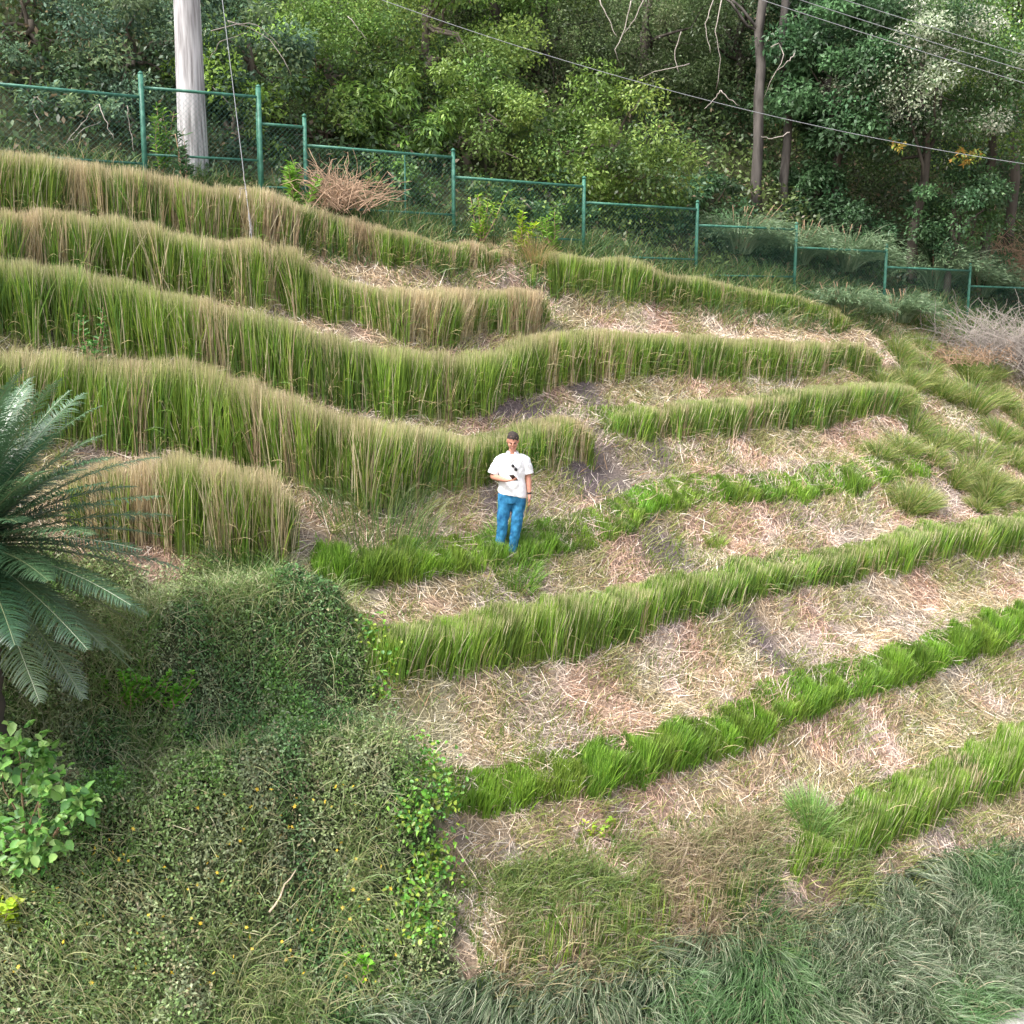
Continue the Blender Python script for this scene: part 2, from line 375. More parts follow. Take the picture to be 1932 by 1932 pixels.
# ------------------------------------------------------------------ hedges
GREEN = np.array([.14, .26, .035]); GREEN2 = np.array([.075, .18, .03]); LIME = np.array([.33, .42, .06]); BRT = np.array([.15, .34, .02])
TAN = np.array([.53, .44, .23]); PINK = np.array([.52, .38, .25]); STRAW = np.array([.68, .60, .40]); BROWN = np.array([.24, .175, .10])
def mixc(a, b, t): return a + (b-a)*t
def make_hedge(h, seed):
    P = h['P']; us = h['us']; seg = np.linalg.norm(np.diff(P[:, :2], axis=0), axis=1)
    s = np.concatenate([[0], np.cumsum(seg)]); Ltot = s[-1]
    br = h.get('bright', 0); lean = h.get('lean', 0)
    short = br >= 1
    N = int(Ltot*(2100 if not short else 2400))
    sv = RS.rand(N)*Ltot
    # tufts: blades bunch together in stools
    tu = (np.floor(sv/.16)+.5)*.16 + RS.normal(size=N)*.045
    sv = np.clip(np.where(RS.rand(N) < (.5 if short else .3), tu, sv), 0, Ltot)
    px = np.interp(sv, s, P[:, 0]); py = np.interp(sv, s, P[:, 1]); u = np.interp(sv, s, us); vt = np.interp(sv, s, h['vt'])
    tx = np.interp(sv, s, np.gradient(P[:, 0], s)); ty = np.interp(sv, s, np.gradient(P[:, 1], s))
    tl = np.hypot(tx, ty)+1e-9; tx /= tl; ty /= tl
    nx, ny = -ty, tx   # uphill side
    th = h['th']*(.85+.3*vn(sv*2, sv*0, seed)); r = RS.rand(N)
    o = th*(r**.8)
    x = px+nx*o; y = py+ny*o; z = H(x, y)-.02
    ym = py+ny*th*.35
    ztop = ray(u, vt)[:, 2]*ym
    ztop = ztop + .09*(vn(sv*5, o*5, seed+2)-.5)*(3.0 if short else 1+br*2) + .10*(vn(sv*1.6, sv*0, seed+6)-.5)*(1+br)
    ztop = ztop - _h(np.floor(sv/.16), 0*sv, seed)*(ztop-z)*(.42 if short else .07+.2*br+.45*h.get('rag', 0))
    ends = np.minimum(sv, Ltot-sv); ztop = ztop - np.clip(.25-ends, 0, .25)*.8
    Lh = np.maximum(ztop - z, .12)
    q = RS.rand(N)
    len_ = Lh*np.where(q < .62, .92+.07*RS.rand(N)+(.12*RS.rand(N))*(RS.rand(N) < .06), .45+.45*RS.rand(N))
    front = 1-o/th
    out = (.02+.13*front**2 + (.25 if short else .08)*RS.rand(N))*np.where(q < .62, .6, 2.0)
    tang = RS.normal(size=N)*np.where(RS.rand(N) < .25, .24, .09 if not short else .22) + lean*.55 + .12*(vn(sv*1.5, sv*0+2, seed)-.5)*2
    D = np.stack([-nx*out*.3+tx*tang*.5, -ny*out*.3+ty*tang*.5, np.ones(N)], -1)
    bend = np.stack([-nx*out*1.1+tx*tang*.8, -ny*out*1.1+ty*tang*.8, -.08*np.ones(N)-(.4*RS.rand(N) if short else 0)], -1)
    W = (.011+.010*RS.rand(N))*np.interp(py, [10, 25], [.85, 1.35])
    nseg = 4
    # colours: living green, dry streaks, tan tips
    cl = vn(sv*2.3, sv*0+7, seed)*.35 + vn(sv*9, sv*0+3, seed+1)*.65
    big = fbm(sv*.7, sv*0+1, seed+4)
    dr = h['dry']*1.05 + .07*(not short) + .30*(big-.5)*1.6
    isdry = (cl*.72+RS.rand(N)*.28) > (.97-dr*.62)
    g = mixc(GREEN, GREEN2, RS.rand(N)[:, None]*sstep(.3, .7, vn(sv*1.2, sv*0, seed+9))[:, None]*1.2)
    g = mixc(g, LIME, (RS.rand(N)**2)[:, None]*.75)
    g = mixc(g, BRT, br*(.25+.6*_h(np.floor(sv/.16), 1+0*sv, seed)[:, None]))
    g = mixc(g, LIME*.9, br*.6*(_h(np.floor(sv/.3), 3+0*sv, seed)[:, None]**2))
    g = mixc(g, GREEN2*.9, (br*RS.rand(N)**2*.6)[:, None])
    d = mixc(TAN, PINK, vn(sv*1.7, sv*0+5, seed)[:, None]); d = mixc(d, BROWN, (RS.rand(N)**2)[:, None]*.8); d = mixc(d, STRAW, (RS.rand(N)**3)[:, None])
    streak = .62+.85*vn(sv*9, sv*0+2, seed+20)[:, None]
    body = np.where(isdry[:, None], d, g*streak)*(.7+.6*RS.rand(N))[:, None]
    tipc = mixc(mixc(TAN, STRAW, RS.rand(N)[:, None]), PINK, (vn(sv*.9, sv*0+8, seed)[:, None])*.7)
    pb = RS.rand(N) < .10*(not short); body = np.where(pb[:, None], STRAW*.9, body)
    ztw = RS.rand(N)
    tipamt = (h['tip']*(RS.rand(N) < .55+.45*h['tip']))[:, None]
    if short:
        kk = vn(sv*1.9, sv*0+6, seed+40)+.25*RS.rand(N) > .20
        x, y, z, D, bend, len_, W, body, tipc, tipamt, Lh = [q_[kk] for q_ in (x, y, z, D, bend, len_, W, body, tipc, tipamt, Lh)]
    M_ = len(x)
    t = np.linspace(0, 1, nseg+1)
    C = np.empty((M_, nseg+1, 3))
    for j, tt in enumerate(t):
        reach = len_/np.maximum(Lh, .1)*tt
        k = sstep(.74, .97, reach)[:, None]*tipamt
        cj = mixc(body, tipc, k)
        lowdry = (1-sstep(.0, .25, tt))*.45*(RS.rand(M_) < .5)[:, None]
        C[:, j] = mixc(cj, BROWN*1.2, lowdry)
    mb = MB()
    blades(np.stack([x, y, z], -1), D, len_, W, bend, nseg, C, mb, taper=.45)
    # loose dead blades hanging out of the front
    n2 = int(Ltot*(70 if not short else 25)*(1-.7*(lean > .05))); k = RS.randint(0, N, n2)
    R = np.stack([px[k]+nx[k]*.05, py[k]+ny[k]*.05, 0*k], -1); R[:, 2] = H(R[:, 0], R[:, 1])+(Lh[RS.randint(0, M_, n2)])*RS.rand(n2)*.55
    Dd = np.stack([-nx[k]*.5+tx[k]*RS.normal(size=n2)*.7, -ny[k]*.5+ty[k]*RS.normal(size=n2)*.7, .5+.6*RS.rand(n2)], -1)
    cc = mixc(TAN, GREEN, (RS.rand(n2) < .5)[:, None]*1.0)*(.6+.5*RS.rand(n2))[:, None]
    blades(R, Dd, .2+.35*RS.rand(n2), .008+.005*RS.rand(n2), np.stack([-nx[k]*.6, -ny[k]*.6, -1.4+0*k], -1), 4, np.repeat(cc[:, None, :], 5, 1), mb)
    # stray tufts breaking the foot and the back of the row
    n3 = int(Ltot*260); k = RS.randint(0, N, n3); k = k[RS.rand(n3) < sstep(.3, .6, vn(sv[k]*2.6, sv[k]*0+4, seed+30))]; n3 = len(k)
    oo = np.where(RS.rand(n3) < .7, -.03-.42*RS.rand(n3)**1.5, th[k]+.3*RS.rand(n3))
    R = np.stack([px[k]+nx[k]*oo, py[k]+ny[k]*oo, 0*k], -1); R[:, 2] = H(R[:, 0], R[:, 1])
    Dd = np.stack([-nx[k]*.4+RS.normal(size=n3)*.5, -ny[k]*.4+RS.normal(size=n3)*.4, 1+0*k], -1)
    cc = mixc(body[RS.randint(0, M_, n3)], mixc(np.array([.22, .27, .06]), TAN, RS.rand(n3)[:, None]), .6)
    blades(R, Dd, .12+.28*RS.rand(n3), .009+.007*RS.rand(n3), np.stack([-nx[k]*.8+tx[k]*RS.normal(size=n3)*.5, -ny[k]*.8, -.5+0*k], -1), 4, np.repeat(cc[:, None, :], 5, 1), mb)
    o_ = mb.build('grass_hedge', M_hedge)
    tag(o_, h['lab'], 'grass hedge', 'grass hedges planted across the slope')
for i, h in enumerate(HEDGES): make_hedge(h, 10+i*3)

# ------------------------------------------------------------------ scatter helpers
def scatter(n, poly=None, box=None, cond=None, margin=120):
    out = []; got = 0
    if poly is not None:
        a = np.array(poly); box = (a[:, 0].min(), a[:, 0].max(), a[:, 1].min(), a[:, 1].max())
    for _ in range(60):
        m = n*2
        x = box[0]+RS.rand(m)*(box[1]-box[0]); y = box[2]+RS.rand(m)*(box[3]-box[2])
        k = np.ones(m, bool)
        if poly is not None: k &= pip(x, y, poly)
        u, v = proj(np.stack([x, y, H(x, y)], -1))
        k &= (u > -margin) & (u < 1932+margin) & (v > -margin) & (v < 1932+margin*2)
        if cond is not None: k &= cond(x, y)
        out.append(np.stack([x[k], y[k]], -1)); got += k.sum()
        if got >= n: break
    P = np.concatenate(out)[:n]; return P[:, 0], P[:, 1]
def slope_dir(x, y):
    e = .15; gx_ = (H(x+e, y)-H(x-e, y))/(2*e); gy_ = (H(x, y+e)-H(x, y-e))/(2*e)
    n = nrm(np.stack([-gx_, -gy_, np.ones_like(x)], -1)); d = nrm(np.stack([-gx_, -gy_, -(gx_**2+gy_**2)], -1))
    return n, d
def open_slope(x, y): return (~pip(x, y, THK)) & (~pip(x, y, GRY)) & (beyond(x, y) < -.75+.5*vn(x*2, y*2, 6))

# straw litter
def make_straw():
    mb = MB()
    n = 250000
    x, y = scatter(n, box=(-9, 19, 8.5, 30), cond=open_slope); n = len(x)
    keep = RS.rand(n) > np.maximum(soil(x, y)*.85, .45*sstep(.6, .75, fbm(x*1.7, y*1.7, 161))); x = x[keep]; y = y[keep]; n = len(x)
    nn, dd = slope_dir(x, y); ss = np.cross(nn, dd)
    ph = vn(x*.9, y*.9, 61)*3 + RS.normal(size=n)*.8
    D = dd*np.cos(ph)[:, None] + ss*np.sin(ph)[:, None] + nn*(.05+.38*RS.rand(n)**2)[:, None]
    c = litter_col(x, y); c = c*(.58+1.15*RS.rand(n))[:, None]
    pale = (RS.rand(n) < .15)[:, None]; c = np.where(pale, np.array([.80, .71, .60]), c)
    orange = (RS.rand(n) < .06)[:, None]; c = np.where(orange, np.array([.48, .31, .17]), c)
    L = .07+.33*RS.rand(n)**2.2; W = (.005+.006*RS.rand(n))*np.interp(y, [9, 25], [.72, 1.4])
    R = np.stack([x, y, H(x, y)+.01+.05*RS.rand(n)], -1)
    blades(R, D, L, W, nn*-.45+RS.normal(size=(n, 3))*.55, 2, np.repeat(c[:, None, :], 3, 1), mb, taper=.3)
    tag(mb.build('straw_litter', M_straw), 'cut dry grass stalks lying over the open slope', 'dry grass', kind='stuff')
    # sparse weeds
    mb = MB(); n = 22000
    def cnd(x, y): return open_slope(x, y) & (RS.rand(len(x)) < sstep(.46, .68, fbm(x*1.4, y*1.4, 71)))
    x, y = scatter(n, box=(-9, 19, 8.5, 30), cond=cnd); n = len(x)
    nn, dd = slope_dir(x, y)
    D = np.stack([RS.normal(size=n)*.5, RS.normal(size=n)*.5, np.ones(n)], -1)
    c = mixc(np.array([.11, .22, .03]), np.array([.30, .32, .08]), RS.rand(n)[:, None])*(.7+.5*RS.rand(n))[:, None]
    blades(np.stack([x, y, H(x, y)], -1), D, .1+.2*RS.rand(n), .010+.006*RS.rand(n), dd*.8, 3, np.repeat(c[:, None, :], 4, 1), mb)
    tag(mb.build('sparse_weeds', M_hedge), 'thin green weeds sprouting through the straw', 'weeds', kind='stuff')
make_straw()

# vine thicket
def make_thicket():
    mb = MB(); n = 175000
    x, y = scatter(n, poly=THK, margin=60); n = len(x)
    nn, dd = slope_dir(x, y)
    puff = .06+.85*np.clip(fbm(x*1.7, y*1.7, 81)-.2, 0, 1)
    kk = (RS.rand(n) > .7*sstep(.55, .68, fbm(x*2.9, y*2.9, 180))); x = x[kk]; y = y[kk]; puff = puff[kk]; nn = nn[kk]; dd = dd[kk]; n = len(x)
    hgt = puff*(RS.rand(n)**.5)
    P = np.stack([x, y, H(x, y)+hgt], -1)
    tone = fbm(x*1.2, y*1.2, 83)[:, None]; t2 = fbm(x*3.1, y*3.1, 85)[:, None]
    olive = np.array([.22, .31, .10]); grey = np.array([.34, .38, .22]); deep = np.array([.10, .22, .06]); brn = np.array([.30, .25, .14])
    py_ = proj(np.stack([x, y, H(x, y)], -1)); low_ = (sstep(9.9, 8.9, y) if False else (y < 10.2)*1.0)[:, None]; c = mixc(olive, deep, np.clip(sstep(.46, .64, tone)+low_*.35, 0, 1)); c = mixc(c, grey, sstep(.5, .7, t2)*.7); c = mixc(c, brn, (RS.rand(n) < .07+.18*sstep(.5, .7, fbm(x*1.4, y*1.4, 87)))[:, None]*.9)
    c = mixc(c, np.array([.13, .30, .04]), (sstep(.6, .72, fbm(x*2, y*2, 88))*(RS.rand(n) < .7))[:, None]*.8)
    c = c*(.4+1.1*RS.rand(n))[:, None]
    D = RS.normal(size=(n, 3))+dd*.3; Nn = nn+RS.normal(size=(n, 3))*.6
    leaves(P, D, Nn, .026+.034*RS.rand(n)**2, .015+.02*RS.rand(n)**2, c, mb)
    # thin stems and wiry grass running through it
    n = 14000; x, y = scatter(n, poly=THK, margin=60); n = len(x); nn, dd = slope_dir(x, y)
    R = np.stack([x, y, H(x, y)+.08+.25*RS.rand(n)], -1)
    D = nn*(.3+.5*RS.rand(n))[:, None]+RS.normal(size=(n, 3))*.7
    c = mixc(np.array([.30, .38, .15]), np.array([.40, .36, .22]), RS.rand(n)[:, None])*(.6+.7*RS.rand(n))[:, None]
    blades(R, D, .08+.22*RS.rand(n), .004+.003*RS.rand(n), -nn*.9, 3, np.repeat(c[:, None, :], 4, 1), mb, taper=.3)
    # patches of grass pushing through
    m = 8000; x, y = scatter(m, poly=THK, margin=60, cond=lambda x, y: RS.rand(len(x)) < sstep(.5, .66, fbm(x*1.9, y*1.9, 191))); m = len(x); nn, dd = slope_dir(x, y)
    c = mixc(np.array([.13, .26, .05]), np.array([.40, .38, .20]), RS.rand(m)[:, None]**1.5)*(.6+.6*RS.rand(m))[:, None]
    blades(np.stack([x, y, H(x, y)+.05], -1), np.stack([RS.normal(size=m)*.5, RS.normal(size=m)*.4-.1, np.ones(m)], -1), .25+.35*RS.rand(m), .008+.006*RS.rand(m), dd*.8+RS.normal(size=(m, 3))*.5+np.array([0, 0, -.6]), 5, np.repeat(c[:, None, :], 6, 1), mb)
    tag(mb.build('vine_thicket', M_vine), 'grey-green mass of small-leaved creeping vines covering the mounds at lower left', 'thicket', kind='stuff')
    # long arching stalks
    mb = MB(); n = 950
    SB = region([(-40,1690),(200,1640),(400,1700),(600,1640),(820,1700),(760,1940),(300,2000),(-60,2020)])
    x, y = scatter(n//2, poly=SB); n = len(x)
    lean = np.where(fbm(x, y, 90) > .5, 1, -1)*(.3+.5*RS.rand(n))
    D = np.stack([lean*.3, -.2+.3*RS.normal(size=n), np.ones(n)], -1)
    c = mixc(np.array([.28, .36, .12]), np.array([.50, .46, .24]), RS.rand(n)[:, None])
    blades(np.stack([x, y, H(x, y)+.1], -1), D, .45+.45*RS.rand(n), .007+.004*RS.rand(n), np.stack([lean*1.3, 0*lean-.3, -.8+0*lean], -1), 6, np.repeat(c[:, None, :], 7, 1), mb)
    tag(mb.build('stalk_grass', M_hedge), 'loose long arching stalks rising out of the vine thicket', 'wild grass', kind='stuff')
make_thicket()

# grey-green bank grass
def make_bank():
    mb = MB(); n = 42000
    x, y = scatter(n, poly=GRY, margin=80); n = len(x); nn, dd = slope_dir(x, y)
    # clumps
    cx = np.round(x/.22+.4*vn(x*3, y*3, 2))*.22; cy = np.round(y/.22+.4*vn(x*3, y*3, 5))*.22
    x = mixc(x, cx, .45); y = mixc(y, cy, .45)
    ang = vn(x*1.3, y*1.3, 95)*4.2 + vn(cx*7, cy*7, 96)*2.2
    side = np.stack([np.cos(ang), np.sin(ang)*.5, 0*ang], -1)
    D = nn*1.0 + side*.5 + RS.normal(size=(n, 3))*.32
    L = .26+.30*RS.rand(n); W = .009+.010*RS.rand(n)
    a = np.array([.07, .12, .05]); b = np.array([.44, .47, .33]); g = np.array([.08, .21, .05])
    c0 = mixc(a, b, (RS.rand(n)**2.6)[:, None]); c0 = mixc(c0, g, sstep(.45, .65, fbm(x*.9, y*.9, 99))[:, None]*.6)
    c0 = mixc(c0, np.array([.36, .30, .2]), (RS.rand(n) < .05)[:, None]*.9)
    C = np.repeat(c0[:, None, :], 6, 1)
    blades(np.stack([x, y, H(x, y)-.01], -1), D, L, W, side*1.1+dd*.7+np.array([0, 0, -.9])+RS.normal(size=(n, 3))*.3, 5, C, mb)
    tag(mb.build('bank_grass', M_grey), 'arching grey-green grass matting the bank at the lower right', 'grass', kind='stuff')
make_bank()

def rough():
    mb = MB(); n = 15000
    PG = region([(850,1640),(1000,1620),(1300,1580),(1480,1520),(1620,1560),(1660,1700),(1480,1760),(1300,1810),(1000,1890),(870,1880)])
    x, y = scatter(n, poly=PG); n = len(x); k = RS.rand(n) < sstep(.30, .62, fbm(x*3.4, y*3.4, 151)); x = x[k]; y = y[k]; n = len(x)
    D = np.stack([RS.normal(size=n)*.5+.1, RS.normal(size=n)*.45-.1, np.ones(n)], -1)
    m = sstep(.42, .6, fbm(x*1.5, y*1.5, 155))[:, None]
    c = mixc(mixc(np.array([.10,.20,.045]), np.array([.24,.30,.08]), RS.rand(n)[:, None]), mixc(np.array([.46,.37,.23]), np.array([.25,.19,.13]), RS.rand(n)[:, None]), np.clip(m+.25*RS.normal(size=(n, 1)), 0, 1))
    blades(np.stack([x, y, H(x, y)-.01], -1), D, .16+.34*RS.rand(n), .009+.008*RS.rand(n), np.stack([RS.normal(size=n)*.8, RS.normal(size=n)*.6-.3, -.7-.6*RS.rand(n)], -1), 5, np.repeat(c[:, None, :], 6, 1), mb)
    tag(mb.build('rough_growth', M_hedge), 'tangled green and withered grass around the ragged lowest rows', 'grass', kind='stuff')
rough()
# ------------------------------------------------------------------ tussocks and tufts
def tuft(name, label, P, r, h, n, cols, group=None, drop=.9, cat='grass tuft', W=.009, spread=.5, mat=None):
    mb = MB(); a = RS.rand(n)*6.283; rr = np.sqrt(RS.rand(n))
    x = P[0]+np.cos(a)*rr*r*.45; y = P[1]+np.sin(a)*rr*r*.45
    D = np.stack([np.cos(a)*rr*spread, np.sin(a)*rr*spread, np.ones(n)], -1)+RS.normal(size=(n, 3))*.12
    b = np.stack([np.cos(a)*rr*.8, np.sin(a)*rr*.8, -drop*RS.rand(n)], -1)
    cols = np.array(cols); k = RS.randint(0, len(cols), n); c = cols[k]*(.65+.6*RS.rand(n))[:, None]
    tip = mixc(c, TAN, .35)
    C = np.stack([c, c, c, mixc(c, tip, .5), tip], 1)
    blades(np.stack([x, y, H(x, y)-.02], -1), D, h*(.55+.5*RS.rand(n)), W*(.8+.5*RS.rand(n)), b, 4, C, mb)
    return tag(mb.build(name, mat or M_hedge), label, cat, group)
TUS = [(1690,660,.55,.5),(1745,690,.5,.45),(1800,690,.5,.5),(1865,705,.55,.5),(1700,710,.5,.45),(1770,745,.5,.5),(1830,760,.6,.65),(1885,760,.5,.5),
       (1720,790,.5,.45),(1780,830,.5,.5),(1845,850,.55,.55),(1905,870,.5,.5),(1795,900,.45,.4),(1860,940,.55,.45),(1915,940,.5,.5),(1700,850,.45,.4),(1755,870,.4,.35),(1925,800,.4,.4),(1680,750,.5,.4),(1735,655,.45,.35)]
rt = random.Random(5)
for _ in range(26):
    u_ = rt.uniform(1655, 1932); v_ = rt.uniform(655+(u_-1655)*.16, 960); TUS.append((u_, v_, rt.uniform(.3, .5), rt.uniform(.3, .5)))
for i, (u, v, r, hh) in enumerate(TUS):
    P = hit(u, v)[0]
    tuft('grass_tussock', 'round olive and straw tussock on the dry shoulder right of the hedges', P, r*(.9+.7*random.random()), hh*(1.0+.5*random.random()), 620,
         [GREEN, GREEN2*1.3, GREEN, mixc(GREEN, TAN, .5), mixc(TAN, GREEN, .3), LIME*.8], 'tussocks on the dry shoulder', cat='tussock', W=.013, spread=.9, drop=1.4)
tuft('grass_tuft', 'vivid pale green arching grass tuft in the straw near the lowest hedge', hit(1530,1570)[0], .5, .55, 420, [[.2,.42,.08],[.28,.45,.15],[.13,.3,.05]], W=.012, spread=.35)
tuft('grass_tuft', 'bright green tuft hiding the feet of the man', hit(966,1056)[0], .9, .34, 900, [[.14,.33,.03],[.2,.38,.05],[.1,.25,.03]], W=.012)
tuft('grass_tuft', 'lone yellowish tuft on the bare soil patch between two hedges', hit(1350,1020)[0], .3, .3, 260, [[.3,.36,.07],[.2,.33,.05]], W=.012)
tuft('grass_tuft', 'soft dark clump of long blades at the left foot of the hedge behind the man', hit(705,965)[0], 1.9, .62, 1300, [[.11,.22,.06],[.16,.28,.08],[.08,.16,.04],[.25,.3,.1]], W=.011, spread=.28)
tuft('grass_tuft', 'leafy green clump leaning out of the rounded hedge end beside the palm', hit(470,1075)[0], .8, .65, 900, [[.08,.22,.05],[.12,.28,.05],[.07,.15,.04]], W=.013, spread=.9)
tuft('grass_tuft', 'dark green clump where the ragged brown row meets the lowest hedge', hit(1420,1720)[0], .8, .5, 900, [[.06,.2,.05],[.09,.24,.05],[.05,.13,.04]], W=.012, spread=.8)
tuft('grass_tuft', 'small tuft of dry orange grass at the corner where the two upper hedges meet', hit(1010,515)[0], .5, .55, 500, [[.55,.42,.2],[.5,.33,.17],[.3,.3,.08]], W=.012)

# ------------------------------------------------------------------ trees and shrubs
def leafcloud(mb, C, R, nclump, nleaf, cols, L, W, droop=.2, csize=.42, shell=.55, seed=0, jit=.5):
    rs = np.random.RandomState(seed+5)
    d = nrm(rs.normal(size=(nclump, 3))); rad = shell+(1-shell)*rs.rand(nclump)
    cc = np.array(C)+d*rad[:, None]*np.array(R)
    cc += rs.normal(size=cc.shape)*.06*np.array(R)
    k = rs.randint(0, nclump, nleaf)
    cs = (csize*(.6+.8*rs.rand(nclump)))[k]
    off = nrm(rs.normal(size=(nleaf, 3)))*(rs.rand(nleaf)**.45)[:, None]*cs[:, None]*np.mean(R)
    off[:, 2] *= .65
    P = cc[k]+off
    cols = np.array(cols); ci = rs.randint(0, len(cols), nclump)[k]
    ci = np.where(rs.rand(nleaf) < .25, rs.randint(0, len(cols), nleaf), ci)
    c = cols[ci]*(1-jit/2+jit*rs.rand(nleaf))[:, None]*((.6+.8*rs.rand(nclump))[k])[:, None]
    N_ = nrm(off)+np.array([0, 0, .9])+rs.normal(size=(nleaf, 3))*.6
    D = nrm(off)+rs.normal(size=(nleaf, 3))*.7+np.array([0, 0, -droop])
    leaves(P, D, N_, L*(.6+.7*rs.rand(nleaf)), W*(.6+.7*rs.rand(nleaf)), c, mb)
    return cc
def wiggle(a, b, k, amp, rs):
    t = np.linspace(0, 1, k)[:, None]; p = a+(b-a)*t
    return p+rs.normal(size=(k, 3))*amp*np.sin(t*math.pi)
def tree(name, label, cat, u, v, y, R, cols, nleaf=9000, nclump=26, L=.13, W=.07, droop=.3, trunk_r=.12, base=None, group=None, seed=0, bark=None, csize=.42, shell=.5, limbs=10):
    C = at(u, v, y); rs = np.random.RandomState(seed+77)
    bx, by = (C[0]+.2*rs.randn(), C[1]+.3) if base is None else base
    bz = float(H(bx, by))
    R = np.array(R if np.ndim(R) else (R, R, R), float)
    t = thing(name, label, cat, (bx, by, bz), group)
    mb = MB(); cc = leafcloud(mb, C, R, nclump, nleaf, cols, L, W, droop, csize, shell, seed)
    mb.build('crown', M_leaf, t)
    mt = MB(); top = C+np.array([0, 0, R[2]*.2]); b = np.array([bx, by, bz-.2])
    p = wiggle(b, top, 8, .1, rs); mt.add(*tube(p, np.linspace(trunk_r, trunk_r*.4, 8), 8))
    for q in range(min(limbs, len(cc))):
        j = rs.randint(3, 7); e = cc[q]; pl = wiggle(p[j], e, 6, .12, rs); mt.add(*tube(pl, np.linspace(trunk_r*.35, .01, 6), 5, False))
    mt.build('trunk', bark or M_bark, t, True)
    return t
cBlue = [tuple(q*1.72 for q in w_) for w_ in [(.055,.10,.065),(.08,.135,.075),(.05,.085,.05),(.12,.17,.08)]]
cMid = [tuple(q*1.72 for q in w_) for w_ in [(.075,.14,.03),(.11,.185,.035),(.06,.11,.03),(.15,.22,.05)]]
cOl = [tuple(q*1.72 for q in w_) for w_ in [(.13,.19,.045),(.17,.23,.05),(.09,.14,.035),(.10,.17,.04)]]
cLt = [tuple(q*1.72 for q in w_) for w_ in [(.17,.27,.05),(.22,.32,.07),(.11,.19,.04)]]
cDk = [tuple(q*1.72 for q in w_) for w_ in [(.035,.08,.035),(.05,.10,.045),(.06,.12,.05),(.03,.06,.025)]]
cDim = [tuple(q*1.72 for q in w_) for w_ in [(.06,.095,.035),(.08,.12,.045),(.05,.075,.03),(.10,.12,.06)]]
cPale = [(.06,.14,.055),(.09,.17,.06),(.60,.62,.50),(.42,.48,.34),(.07,.14,.05),(.12,.2,.07)]
